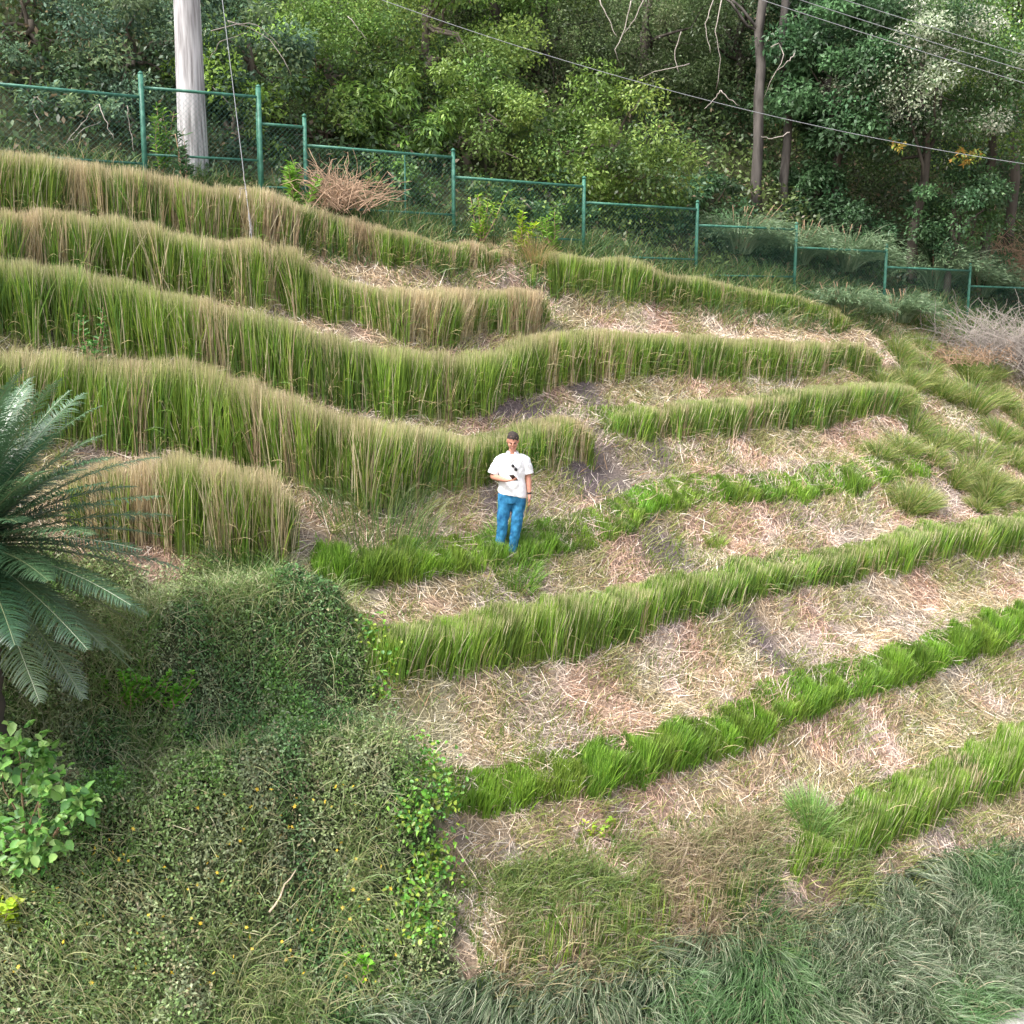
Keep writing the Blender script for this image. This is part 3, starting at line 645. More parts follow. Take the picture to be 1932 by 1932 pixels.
TR = [
 ('dense_tree','dusky blue-green tree behind the fence at the far left edge',60,70,20.6,(1.5,1.3,1.5),cBlue+[(.25,.2,.12)],0),
 ('dense_tree','blue-green tree just left of the concrete pole, behind the fence',235,110,21.2,(1.5,1.3,1.5),cBlue,0),
 ('leafy_tree','tree with yellow-green leaf sprays to the right of the concrete pole',470,110,21.8,(1.3,1.1,1.4),cLt[:1]+cBlue,0),
 ('dense_tree','tall dark tree rising behind the concrete pole',330,-40,24.5,(2.4,2,2.4),cBlue,0),
 ('dense_tree','tall hazy tree filling the top left corner',60,-90,24.5,(2.4,2,2.2),cBlue,0),
 ('leafy_tree','mid-green leafy tree above the short stepped fence panel',620,90,24.0,(1.8,1.6,1.9),cMid,0),
 ('leafy_tree','bright olive tree at the top, left of the centre',800,50,26.0,(2.3,2,2.2),cOl,0),
 ('leafy_tree','tree with drooping light green leaves above the middle of the fence',735,240,23.5,(1.2,1.0,1.1),cLt+cMid,0),
 ('leafy_tree','olive green bushy tree just behind the middle fence panels',900,270,24.0,(1.6,1.3,1.6),cOl+cMid,0),
 ('round_tree','rounded green tree standing out against the dark gap',1150,290,25.2,(2.0,1.6,1.8),[tuple(q*.72 for q in w_) for w_ in cMid+cOl],0),
 ('vine_tree','dim tree hung with vines at the top centre',1030,40,30.0,(2.4,2,2.6),cDim,0),
 ('vine_tree','shadowy tree with hanging growth right of the top centre',1230,30,32.0,(2.4,2,2.6),cDim,0),
 ('dark_tree','dark green tree right of the two bare trunks',1590,150,29.0,(1.9,1.7,2.2),cDk,0),
 ('flowering_tree','big tree speckled with pale silvery flower clusters at the right',1740,140,28.5,(2.2,1.8,2.4),cPale,0),
 ('flowering_tree','pale-flecked tree crown cut by the upper right edge',1890,120,30.0,(2.2,1.8,2.8),cPale+cMid,0),
 ('dark_tree','glossy dark bushy tree beneath the flowering trees',1800,390,28.5,(1.15,1.0,1.35),cDk+[(.08,.16,.05)],0),
 ('dark_tree','dark tree low behind the fence near the two bare trunks',1540,380,29.5,(1.0,.9,1.2),cDk,0),
 ('dark_tree','dark tree closing the gap high between the bare trunks',1400,20,35.0,(2.8,2.2,3.2),cDim,0),
 ('dark_tree','shaded tree deep in the gap behind the bare trunks',1380,230,36.0,(2.4,2.0,2.4),cDk,0),
 ('dense_tree','green tree at the top between the olive tree and the vine tree',930,-60,29.0,(2.2,2,2.2),cMid,0),
 ('dark_tree','tall dark tree at the top right behind the cables',1580,-80,33.0,(2.8,2.2,2.8),cDk,0),
 ('dark_tree','distant tree closing the skyline at the upper right edge',1960,60,38.0,(3.2,2.2,4.0),cMid,0),
 ('dark_tree','distant tree on the skyline above the flowering tree',1720,-40,38.0,(3.2,2.2,3.2),cDk,0),
 ('leafy_tree','tree top in full green leaf in the upper right corner',1930,-60,33.0,(2.6,2.2,2.4),cMid,0),
 ('shrub','low green shrub behind the fence under the rounded tree',1040,400,24.2,(1.1,.8,.8),cMid+cDk,0),
 ('shrub','dark shrub behind the fence below the olive tree',860,380,23.4,(1.0,.7,.7),cDk+cMid,0),
 ('shrub','low bushy shrub behind the fence right under the rounded tree, at the second post',1180,430,25.0,(1.0,.6,.6),cDk+cMid,0),
 ('shrub','dark green shrub behind the long middle fence panel, under the olive tree',960,400,23.2,(.9,.6,.6),cDk+cMid,0),
 ('shrub','small dark shrub behind the fence panel holding the thin post',740,345,22.0,(1.0,.6,.7),cDk+cMid,0),
 ('shrub','dusky shrub behind the first low stepped panel right of the rounded tree',1270,445,25.8,(.9,.6,.6),cDk,0),
 ('shrub','dark scrub just behind the fence below the bare trunks',1440,470,27.2,(1.2,.6,.7),cDk,0),
 ('shrub','dark scrub behind the fence below the glossy dark tree',1730,500,29.8,(1.2,.6,.8),cDk,0),
 ('shrub','dark scrub at the far right end of the fence',1850,520,30.6,(1.1,.6,.8),cDk,0),
 ('shrub','shaded shrub behind the stepped fence panel',610,270,22.4,(1.0,.8,.9),cMid+cDim,0),
 ('shrub','twiggy shrub behind the wire mesh at the left edge',70,230,19.6,(1.0,.7,.8),cBlue,0),
 ('shrub','dark shrub behind the mesh beside the first fence post',220,250,20.0,(.9,.7,.8),cBlue,0),
 ('shrub','shrub low behind the gate right of the concrete pole',440,250,20.9,(.8,.6,.9),cBlue+cMid,0),
 ('shrub','deep green shrub in the shade behind the fence under the bare trunks',1330,400,27.5,(1.6,1.0,.9),cDk,0),
 ('shrub','dark bush behind the fence to the left of the glossy tree',1620,440,29.0,(1.0,.8,.9),cDk,0),
]
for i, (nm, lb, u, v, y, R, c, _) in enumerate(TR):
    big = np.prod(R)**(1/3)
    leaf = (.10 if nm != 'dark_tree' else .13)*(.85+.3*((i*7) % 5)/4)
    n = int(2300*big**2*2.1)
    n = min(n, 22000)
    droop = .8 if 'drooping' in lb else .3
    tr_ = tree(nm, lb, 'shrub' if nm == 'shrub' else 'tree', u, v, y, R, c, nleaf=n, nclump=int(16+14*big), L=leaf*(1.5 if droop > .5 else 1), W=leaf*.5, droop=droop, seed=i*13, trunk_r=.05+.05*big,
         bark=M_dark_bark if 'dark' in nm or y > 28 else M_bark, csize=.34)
    if lb.startswith('glossy'):
        mb = MB()
        for (uu, vv, r_, nn_) in ((1832, 292, .20, 70), (1808, 300, .12, 30), (1700, 268, .18, 50)):
            leafcloud(mb, at(uu, vv, y-1.1), (r_*1.6, r_, r_), 6, nn_, [(.40,.22,.05),(.36,.28,.06),(.2,.27,.05)], .13, .06, seed=4+uu)
        o_ = mb.build('orange_leaves', M_leaf, tr_); o_['label'] = 'orange and yellow turning leaves'

def undergrowth():
    mb = MB(); n = 110000
    def cnd(x, y): return beyond(x, y) > .1
    x, y = scatter(n, box=(-14, 30, 17, 50), cond=cnd, margin=200); n = len(x)
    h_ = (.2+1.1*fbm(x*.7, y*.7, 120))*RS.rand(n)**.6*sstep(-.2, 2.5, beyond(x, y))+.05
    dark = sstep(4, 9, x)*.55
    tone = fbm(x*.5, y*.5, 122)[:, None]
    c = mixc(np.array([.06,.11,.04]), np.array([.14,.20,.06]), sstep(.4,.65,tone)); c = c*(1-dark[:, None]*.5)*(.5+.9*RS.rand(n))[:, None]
    c = np.where((RS.rand(n) < .07)[:, None], np.array([.2,.15,.09]), c)
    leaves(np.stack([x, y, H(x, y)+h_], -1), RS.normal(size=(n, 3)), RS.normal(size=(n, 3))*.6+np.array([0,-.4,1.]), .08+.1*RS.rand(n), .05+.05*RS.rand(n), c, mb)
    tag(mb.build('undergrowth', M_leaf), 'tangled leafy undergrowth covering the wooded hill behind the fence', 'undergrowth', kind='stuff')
undergrowth()
def verge():
    mb = MB(); n = 26000
    x, y = scatter(n, box=(-12, 18, 14, 33), cond=lambda x, y: (beyond(x, y) > -1.0) & (beyond(x, y) < .5)); n = len(x)
    hh = .12+.5*fbm(x*1.3, y*1.3, 140)
    D = np.stack([RS.normal(size=n)*.45, RS.normal(size=n)*.4, np.ones(n)], -1)
    c = mixc(np.array([.06,.14,.04]), np.array([.20,.27,.08]), (RS.rand(n)**1.5)[:, None]); c = np.where((RS.rand(n) < .12)[:, None], np.array([.4,.31,.17]), c)
    blades(np.stack([x, y, H(x, y)-.02], -1), D, hh*(.5+.8*RS.rand(n)), .014+.012*RS.rand(n), np.stack([RS.normal(size=n)*.6, RS.normal(size=n)*.6-.2, -.8+0*x], -1), 4, np.repeat(c[:, None, :], 5, 1), mb)
    tag(mb.build('verge_grass', M_hedge), 'uneven green weeds and grass growing along the foot of the fence', 'grass', kind='stuff')
verge()

# the two bare trunks
def bare(label, u, y, r, vtop, vbase, seed, twigs=()):
    rs = np.random.RandomState(seed); b = at(u, vbase, y); b[2] = float(H(b[0], b[1]))-.2; top = at(u+12, -420, y)
    t = thing('bare_trunk_tree', label, 'tree', b)
    m = MB(); p = wiggle(b, top, 12, .09, rs); m.add(*tube(p, np.linspace(r, r*.6, 12), 10))
    for a in range(7):
        j = 5+a % 6; e = p[j]+np.array([rs.normal()*1.3, -.3*rs.rand(), .4+1.2*rs.rand()]); m.add(*tube(wiggle(p[j], e, 7, .12, rs), np.linspace(.045, .008, 7), 5, False))
    m.build('trunk', M_gbark, t, True)
    mb = MB(); leafcloud(mb, top+np.array([0, 0, .6]), (2.6, 2, 1.8), 30, 8000, cDim, .14, .07, seed=seed); mb.build('crown', M_leaf, t)
bare('thick grey bare trunk, left one of the pair rising in the dark gap', 1428, 28.6, .14, 0, 440, 3)
bare('slimmer bare trunk, right one of the pair rising in the dark gap', 1478, 29.3, .12, 60, 440, 8)

def twigs(name, label, cat, segs, y, mat, r=.014, group=None):
    """bare branches: each given by the points it passes"""
    b = at(segs[0][0][0], segs[0][0][1], y); t = thing(name, label, cat, (b[0], b[1], b[2]), group); m = MB(); rs = np.random.RandomState(len(label))
    for s in segs:
        p = np.array([at(q[0], q[1], y+rs.normal()*.12) for q in s]); k = np.linspace(0, len(p)-1, 10)
        pp = np.stack([np.interp(k, np.arange(len(p)), p[:, i]) for i in range(3)], -1)+rs.normal(size=(10, 3))*.012
        m = MB(); m.add(*tube(pp, np.linspace(r, r*.45, 10), 5)); m.build('branch', mat, t, True)
twigs('dead_branch', 'pale forked dead branch hanging in the dark gap left of the bare trunks', 'branch', [[(1362,0),(1350,60),(1360,110),(1352,170)],[(1300,120),(1270,128),(1235,136),(1205,148)],[(1285,60),(1272,100),(1280,138)],[(1345,0),(1330,50),(1340,100)]], 27.2, M_twig)
twigs('dead_branch', 'grey crossing branches at the top right of the centre', 'branch', [[(1190,0),(1180,50),(1160,95),(1170,120)],[(1215,0),(1195,40),(1168,75)],[(1130,0),(1150,40),(1165,70)]], 26.5, M_twig)
twigs('dead_branch', 'whitish broken branches beside the two bare trunks', 'branch', [[(1455,90),(1470,80),(1480,110),(1455,150),(1440,190)],[(1500,100),(1485,120),(1462,135)],[(1490,250),(1460,262),(1435,258)],[(1360,170),(1375,185),(1395,200)],[(1360,170),(1345,190),(1330,205)]], 27.0, M_twig)
twigs('dead_branch', 'arching bare twigs beside the concrete pole on its right', 'branch', [[(400,60),(450,45),(500,65),(535,110),(550,140)],[(395,110),(420,75),(470,60)],[(430,40),(490,50),(530,90)],[(440,210),(420,180),(400,160)]], 20.6, M_twig, .010)
twigs('dead_branch', 'fan of dry twigs behind the mesh in the left fence panel', 'branch', [[(120,275),(150,240),(185,195)],[(120,275),(145,255),(190,225)],[(185,195),(200,230),(215,265)],[(240,200),(245,240),(255,290)],[(60,195),(75,230),(80,275)],[(62,195),(66,180),(80,195)]], 18.9, M_twig, .009)
twigs('dead_branch', 'single pale stick slanting in the leafy tree at the top left of the centre', 'branch', [[(655,30),(672,48),(690,72)]], 22.0, M_twig, .012)

# arching feathery shrubs behind the right fence panels
def feather(label, u, v, y, h, n, seed):
    P = at(u, v, y); P[2] = float(H(P[0], P[1])); rs = np.random.RandomState(seed)
    mb = MB(); a = rs.rand(n)*6.283; k = .3+.7*rs.rand(n)
    R = P+np.stack([np.cos(a)*.3, np.sin(a)*.3, 0*a], -1)*rs.rand(n)[:, None]
    D = np.stack([np.cos(a)*k*.8, np.sin(a)*k*.5, np.ones(n)], -1); bd = np.stack([np.cos(a)*k*1.5, np.sin(a)*k, -1.2+0*a], -1)
    c = mixc(np.array([.10,.18,.085]), np.array([.27,.33,.20]), rs.rand(n)[:, None])
    blades(R, D, h*(.6+.7*rs.rand(n)), .016+.008*rs.rand(n), bd, 7, np.repeat(c[:, None, :], 8, 1), mb, taper=.4)
    m = n*22; i = rs.randint(0, n, m); t = .25+.75*rs.rand(m)
    Dn = nrm(D)[i]; Lh = (h*.95*t)[:, None]; Q = R[i]+Lh*nrm(Dn+bd[i]*(t[:, None]**1.4)*.55)
    dd = nrm(Dn+bd[i]*t[:, None])+rs.normal(size=(m, 3))*.45
    leaves(Q, dd, rs.normal(size=(m, 3))+np.array([0,0,1]), .10+.08*rs.rand(m), .018+0*t, mixc(np.array([.10,.18,.09]), np.array([.24,.33,.18]), rs.rand(m)[:, None]), mb)
    t = thing('feathery_shrub', label, 'shrub', P); mb.build('foliage', M_leaf, t)
    ms = MB()
    for q in range(6):
        e = P+np.array([rs.normal()*.4, rs.normal()*.2, h*.8]); ms.add(*tube(wiggle(P-[0, 0, .1], e, 5, .05, rs), np.linspace(.02, .006, 5), 5))
    ms.build('stem', M_brown, t, True)
feather('feathery arching grey-green shrub behind the fence where the right hedge curves', 1390, 520, 26.0, 1.35, 260, 1)
feather('feathery grey-green shrub behind the fence above the right hedge end', 1500, 540, 26.8, 1.3, 260, 2)
feather('wiry grey-green shrub against the lowered fence panel at the right', 1590, 560, 27.6, 1.4, 260, 3)
feather('wispy dark green shrub in front of the last fence panels at the right', 1755, 620, 29.0, 1.6, 220, 4)
feather('small wispy shrub at the final fence post on the right', 1840, 640, 30.0, 1.3, 140, 5)

feather('low wispy shrub pushing through the fence foot beyond the upper right hedge end', 1590, 612, 25.6, .95, 190, 6)
feather('low dark wispy shrub in front of the fence post near the right edge', 1690, 640, 26.6, 1.0, 190, 7)
# dry brush on the right edge
def brush(label, u, v, y, w, h, n, seed, mat=None, name='dry_brush'):
    P = at(u, v, y); P[2] = float(H(P[0], P[1])); rs = np.random.RandomState(seed); m = MB()
    for k in range(n):
        a = P+np.array([rs.normal()*w*.4, rs.normal()*.4, rs.rand()*.25*h]); d = nrm(np.array([rs.normal()*.8, rs.normal()*.5, .9])); L = h*(.4+.6*rs.rand())
        t = np.linspace(0, 1, 6)[:, None]; p = a+d*L*t+np.array([d[0]*.25, 0, -.25])*L*t**2+rs.normal(size=(6, 3))*.05*t
        m.add(*tube(p, np.linspace(.010, .004, 6), 3, False))
    t = thing(name, label, 'dry bush', P); m.build('branch', mat or M_twig, t)
brush('grey leafless tangle of twigs at the right edge below the wood', 1915, 660, 26.9, 3.2, 2.4, 900, 1)
brush('low brown twiggy brush at the foot of the last fence panels', 1800, 650, 26.0, 1.6, .7, 240, 2, M_brown)
brush('brown brush filling the slope between the flowering trees and the right edge', 1905, 520, 31.5, 2.2, 2.2, 420, 5, M_brown)
brush('dry pinkish straw bush leaning on the fence under the thin post', 640, 400, 20.3, .6, 1.2, 300, 3, pmat('dry_bush', (.42, .29, .2), .9, .25, 5, spec=.1))

# bright young plants by the fence
def plant(label, u, v, y, h, w, cols, n, seed, L=.12, name='leafy_plant', gz=True, W=.035):
    P = at(u, v, y); 
    if gz: P[2] = float(H(P[0], P[1]))
    rs = np.random.RandomState(seed); t = thing(name, label, 'plant', P)
    ms = MB(); tops = []
    for q in range(7):
        e = P+np.array([rs.normal()*w*.5, rs.normal()*w*.3, h*(.7+.35*rs.rand())]); p = wiggle(P-[0, 0, .05], e, 6, .03, rs); ms.add(*tube(p, np.linspace(.012, .004, 6), 5)); tops.append(p)
    ms.build('stem', M_brown, t, True)
    tops = np.array(tops); i = rs.randint(0, 7, n); f = .2+.8*rs.rand(n); j = np.minimum((f*5).astype(int), 4); fr = f*5-j
    Q = tops[i, j]*(1-fr[:, None])+tops[i, j+1]*fr[:, None]
    a = rs.rand(n)*6.283; D = np.stack([np.cos(a), np.sin(a), .35+.3*rs.rand(n)], -1)
    cols = np.array(cols); c = cols[rs.randint(0, len(cols), n)]*(.7+.6*rs.rand(n))[:, None]
    mb = MB(); broad_leaves(Q, D, np.array([0,-.3,1.])+rs.normal(size=(n, 3))*.4, L*(.6+.6*rs.rand(n)), W*(.7+.6*rs.rand(n)), c, mb); mb.build('foliage', M_leaf, t)
br1 = [(.24,.42,.05),(.33,.5,.06),(.16,.3,.04)]; br2 = [(.16,.34,.04),(.24,.42,.07)]
plant('pair of upright bright green stems beside the small stepped fence panel', 553, 360, 19.4, 1.05, .5, br2, 420, 1, .16)
plant('tall yellow-green leafy plant against the fence, left of a group of three', 908, 440, 21.4, 1.05, .35, br1, 300, 2)
plant('narrow vivid yellow-green plant in the middle of a group of three at the fence', 985, 450, 21.6, .75, .22, [(.42,.55,.04),(.3,.5,.04)], 260, 3)
plant('spreading light green plant with open shoots, right of a group of three at the fence', 1045, 455, 22.0, .95, .5, br2, 320, 4, .14)
plant('leafy yellow-green bush squeezed between fence post and concrete pole', 305, 290, 19.2, 1.15, .4, br2+[(.1,.2,.04)], 420, 5)
plant('feather-leaved dark plant in front of the concrete pole', 350, 310, 18.75, 1.2, .25, cDk+[(.07,.16,.06)], 300, 6, .16, W=.02)
plant('leafy vine spray sprouting from the long wavy hedge at the left', 160, 690, 14.3, 1.35, .35, [(.07,.2,.04),(.1,.24,.05)], 260, 7, .09)
def gplant(label, u, v, h, w, cols, n, seed, L, W): 
    P = hit(u, v)[0]; plant(label, u, v, float(P[1]), h, w, cols, n, seed, L, W=W)
gplant('bright green fine-leaved bush on the vine thicket, larger of two', 245, 1345, .55, .55, [(.15,.4,.03),(.2,.46,.04),(.1,.28,.03)], 900, 11, .06, .035)
gplant('bright green fine-leaved bush on the vine thicket, smaller of two', 322, 1350, .45, .35, [(.13,.38,.03),(.18,.42,.04)], 500, 12, .06, .035)
gplant('yellow-green broad-leaved weed at the lower left edge', 20, 1760, .35, .35, [(.45,.55,.03),(.35,.5,.04)], 130, 13, .12, .08)
gplant('small yellowish weed at the end of the low bright hedge', 1125, 1570, .25, .25, [(.4,.5,.05),(.25,.42,.04)], 90, 14, .06, .04)
gplant('lime green weed at the bottom of the thicket', 660, 1850, .25, .35, [(.2,.5,.03),(.16,.4,.04)], 120, 15, .08, .06)
def broad():
    t = thing('broadleaf_shrub', 'bright green broad-leaved shrub at the left edge below the palm', 'shrub', hit(50, 1640)[0])
    mb = MB(); ms = MB(); rs = np.random.RandomState(5); b = hit(50, 1640)[0]
    for (u, v, r) in [(30,1460,.2),(70,1500,.25),(20,1550,.28),(90,1560,.25),(40,1610,.25),(120,1500,.15),(85,1450,.14),(110,1590,.15),(10,1500,.25),(-10,1600,.3),(150,1530,.10),(60,1640,.14),(0,1430,.16),(45,1410,.1)]:
        C = at(u, v, b[1]-.15); n = 50; r = r*1.05; C = C+rs.normal(size=3)*.12; o = nrm(rs.normal(size=(n, 3)))*(rs.rand(n)**.5)[:, None]*r
        c = np.array([(.12,.30,.05),(.19,.40,.08),(.07,.2,.04),(.28,.46,.12)])[rs.randint(0, 4, n)]*(.7+.5*rs.rand(n))[:, None]
        broad_leaves(C+o, o+rs.normal(size=(n, 3))*.15+np.array([0, -.1, -.02]), np.array([0, -.5, 1.])+rs.normal(size=(n, 3))*.6, .06+.08*rs.rand(n), .045+.05*rs.rand(n), c, mb, .12)
        ms.add(*tube(wiggle(b, C, 6, .04, rs), np.linspace(.014, .005, 6), 5))
    mb.build('foliage', M_vine, t); ms.build('stem', M_brown, t, True)
broad()
def vine(lab, pts, n, sp, seed):
    rs = np.random.RandomState(seed)
    t = thing('leafy_creeper', lab, 'creeper', hit(*pts[-1])[0]); mb = MB(); ms = MB(); cs = []
    for i, (u, v) in enumerate(pts):
        C = hit(u, v)[0]; C[2] = float(H(C[0], C[1]))+.15; o = rs.normal(size=(n, 3))*np.array([sp, sp, sp*.8])*(.6+.8*rs.rand()); m_ = int(n*(.5+.5*rs.rand())); o = o[:m_]
        c = np.array([(.13,.36,.03),(.20,.44,.04),(.08,.26,.03),(.32,.44,.05)])[rs.randint(0, 4, m_)]*(.5+.6*rs.rand(m_))[:, None]
        broad_leaves(C+o, rs.normal(size=(m_, 3))+np.array([0,-.4,-.3]), np.array([0,-.6,1.])+rs.normal(size=(m_, 3))*.6, .035+.035*rs.rand(m_), .028+.025*rs.rand(m_), c, mb)
        cs.append(C-np.array([0, 0, .08]))
    k = np.linspace(0, len(cs)-1, 5*len(cs)); cs = np.array(cs); p = np.stack([np.interp(k, np.arange(len(cs)), cs[:, i]) for i in range(3)], -1)+rs.normal(size=(len(k), 3))*.02
    ms.add(*tube(p, .006, 5)); mb.build('foliage', M_vine, t); ms.build('stem', M_brown, t, True)
vine('bright lime creeper draped down the lower right edge of the vine thicket', [(785,1470),(800,1500),(825,1530),(790,1560),(770,1590),(805,1620),(815,1650),(780,1690),(770,1730),(815,1745),(800,1800)], 300, .14, 9)
vine('small bright creeper at the upper corner of the thicket, left of the long hedge', [(690,1215),(705,1250),(722,1290),(715,1320)], 110, .10, 4)
# yellow flowers: one flower, copied
def flowers():
    rs = np.random.RandomState(21); m = pmat('yellow_petal', (.88, .60, .05), .6, .15, 30)
    V = [(0, 0, .004)]; Fq = []
    for k in range(6):
        a = k*math.pi/3
        V += [(math.cos(a-.35)*.008, math.sin(a-.35)*.008, .002), (math.cos(a)*.017, math.sin(a)*.017, .0), (math.cos(a+.35)*.008, math.sin(a+.35)*.008, .002)]
        Fq.append([0, 1+k*3, 2+k*3, 3+k*3])
    n = 0; src = None
    FB = region([(0,1640),(300,1600),(560,1560),(780,1560),(830,1700),(830,1860),(700,1932),(0,1932)])
    x, y = scatter(150, poly=FB, margin=0)
    for i in range(len(x)):
        if src is None: o = mk('yellow_flower', V, np.array(Fq), m); src = o
        else: o = src.copy(); COL.objects.link(o)
        o.location = (x[i], y[i], float(H(x[i], y[i]))+.3+.08*rs.rand()); o.rotation_euler = (.9+.4*rs.randn(), .3*rs.randn(), rs.rand()*6); s = 1.0+.7*rs.rand(); o.scale = (s, s, s)
        tag(o, 'tiny yellow flower dotting the vine thicket at the lower left', 'flower', 'yellow flowers on the vine thicket')
flowers()
# fallen stalks
for (lab, a, b, r) in [('pale split stalk lying on the lower thicket', (510,1780), (560,1700), .012), ('thick dry stalk lying on straw beside the creeper', (925,1765), (1000,1740), .014),
                       ('dry stick lying on straw above the ragged row', (860,1600), (915,1690), .009)]:
    A = hit(*a)[0]; B = hit(*b)[0]; up_ = .32 if a[0] < 800 else .06
    A[2] = float(H(A[0], A[1]))+up_; B[2] = float(H(B[0], B[1]))+up_
    m = MB(); m.add(*tube(wiggle(A, B, 6, .01, np.random.RandomState(2)), np.linspace(r, r*.5, 6), 6))
    tag(m.build('fallen_stalk', M_straw if False else pmat('dry_stalk', (.62, .5, .36), .8, .15, 9)), lab, 'stalk')

# ------------------------------------------------------------------ cycad palm
def cycad():
    C = at(-55, 1030, 10.0); rs = np.random.RandomState(3)
    bz = float(H(C[0], C[1])); t = thing('palm', 'large dark blue-green cycad palm with arching feather fronds at the left edge', 'palm', (C[0], C[1], bz))
    m = MB(); k = 22; z = np.linspace(bz-.2, C[2], k); p = np.stack([C[0]+0*z, C[1]+0*z, z], -1)
    m.add(*tube(p, .17+.03*(np.arange(k) % 2), 12)); m.build('trunk', M_dark_bark, t, False)
    n = 120; ga = 2.39996
    for i in range(n):
        f = i/(n-1); az = i*ga; el = math.radians(80-f*122); L = 1.5+.45*rs.rand()
        hd = np.array([math.cos(az), math.sin(az), 0]); D = hd*math.cos(el)+np.array([0, 0, math.sin(el)])
        ns = 26; tt = np.linspace(0, 1, ns); bend = (hd*.35+np.array([0, 0, -1.0]))*(.38+.3*rs.rand())
        d = nrm(D[None, :]+bend[None, :]*tt[:, None]**1.5); c = C+np.concatenate([np.zeros((1, 3)), np.cumsum(d[:-1]*L/(ns-1), 0)])
        mb = MB()
        g0 = mixc(np.array([.03,.09,.042]), np.array([.09,.18,.078]), rs.rand()); 
        if f > .8: g0 = mixc(g0, np.array([.13,.17,.06]), rs.rand()*.7)
        V, Fq = tube(c, np.linspace(.012, .003, ns), 5, False); mb.add(V, Fq, np.array([.16,.2,.09]))
        q = 82; ts = np.linspace(.1, .995, q); idx = ts*(ns-1); i0 = np.minimum(idx.astype(int), ns-2); fr = (idx-i0)[:, None]
        Q = c[i0]*(1-fr)+c[i0+1]*fr; T = d[i0]
        side = nrm(np.cross(T, np.array([0, 0, 1.])+0*T)); upv = np.cross(side, T)
        for sgn in (-1, 1):
            ll = .31*np.sin(np.clip(ts*1.02, 0, 1)*math.pi*.9+.25)**.6*(.9+.2*rs.rand(q)); ll = np.clip(ll, .04, .3)
            Dl = side*sgn*1.0+T*.65+upv*.28+rs.normal(size=(q, 3))*.09
            col = g0*(.8+.4*rs.rand(q))[:, None]
            sd = nrm(np.cross(Dl, upv))
            blades(Q, Dl, ll, np.full(q, .0135)*(.8+.4*rs.rand(q)), -upv*.35+np.array([0, 0, -.35-.3*rs.rand()]), 3, np.repeat(col[:, None, :], 4, 1), mb, taper=.5, side=sd)
        mb.build('frond', M_palm, t)
cycad()

# ------------------------------------------------------------------ fence
def fence_pt(u, v):
    d = ray(u, v)   # beyond(x,y)==0
    Y = (1.15*.48+21.4*.877)/(-.48*d[0]+.877)
    return d*Y
def tubeobj(name, a, b, r, mat, parent, sides=8):
    m = MB(); m.add(*tube(np.array([a, (np.array(a)+b)/2, b]), r, sides)); return m.build(name, mat, parent, True)
def fence():
    P0 = fence_pt(855, 285); t = thing('chain_link_fence', 'long green painted chain-link fence stepping down the hill in panels', 'fence', (P0[0], P0[1], float(H(P0[0], P0[1]))))
    # post u, top v
    posts = [(-75,118),(265,140),(487,165),(574,220),(855,285),(1102,337),(1316,382),(1503,423),(1673,463),(1831,500),(1990,533)]
    # per panel: rail v at left and right ends, rail gap m
    rails = [(152,183),(165,183),(233,240),(274,297),(334,352),(382,395),(425,433),(467,475),(504,511),(540,546)]
    gap = [1.05]*len(rails)
    PP = []
    for u, v in posts:
        p = fence_pt(u, v); PP.append(p); g = float(H(p[0], p[1]))-.15
        tubeobj('post', [p[0], p[1], g], p, .036 if u not in (265, 487) else .045, M_fence, t)
        c = MB(); c.add(*tube(np.array([p-[0,0,.002], p+[0, 0, .025], p+[0, 0, .05]]), [.046, .04, .012], 8)); c.build('post_cap', M_fence, t, True)
    for i, (a, b) in enumerate(rails):
        ul, ur = posts[i][0], posts[i+1][0]
        A = fence_pt(ul, a); B = fence_pt(ur, b); A[:2] = PP[i][:2]; B[:2] = PP[i+1][:2]
        tubeobj('rail', A, B, .026, M_fence, t)
        A2 = A-[0, 0, gap[i]]; B2 = B-[0, 0, gap[i]]
        tubeobj('rail', A2, B2, .020, M_fence, t)
        # chain link mesh
        m = MB(); e = B-A; Lh = np.hypot(e[0], e[1]); W = Lh; hh = gap[i]+.28; step = .085; off = np.array([e[1], -e[0], 0])/Lh*.03
        VV = []; FF = []; nn = 0
        for s in (-1, 1):
            k0 = -hh if s > 0 else 0
            for o in np.arange(-hh, W+hh, step):
                x0, z0, x1, z1 = (o, 0, o+hh, hh) if s > 0 else (o+hh, 0, o, hh)
                # clip to 0..W
                t0, t1 = 0., 1.
                dx = x1-x0
                ta, tb = (0-x0)/dx, (W-x0)/dx
                if ta > tb: ta, tb = tb, ta
                t0 = max(t0, ta); t1 = min(t1, tb)
                if t1-t0 < .02: continue
                pts = [A2-[0, 0, .26]+e*((x0+dx*q)/W)+np.array([0, 0, 1])*(hh*q-.02)+off for q in (t0, t1)]
                V, Fq = tube(np.array(pts), .0016, 3, False); VV.append(V); FF.append(Fq+nn); nn += len(V)
        m.add(np.concatenate(VV), np.concatenate(FF)); m.build('wire_mesh', M_wire, t)
    # second gate post and the thin intermediate post
    p = fence_pt(478, 205); p[1] += .35; tubeobj('post', [p[0], p[1], float(H(p[0], p[1]))-.1], p, .04, M_fence, t)
    p = fence_pt(763, 290); p[1] += .05; tubeobj('brace_post', [p[0], p[1], float(H(p[0], p[1]))-.1], p, .015, M_fence, t)
fence()

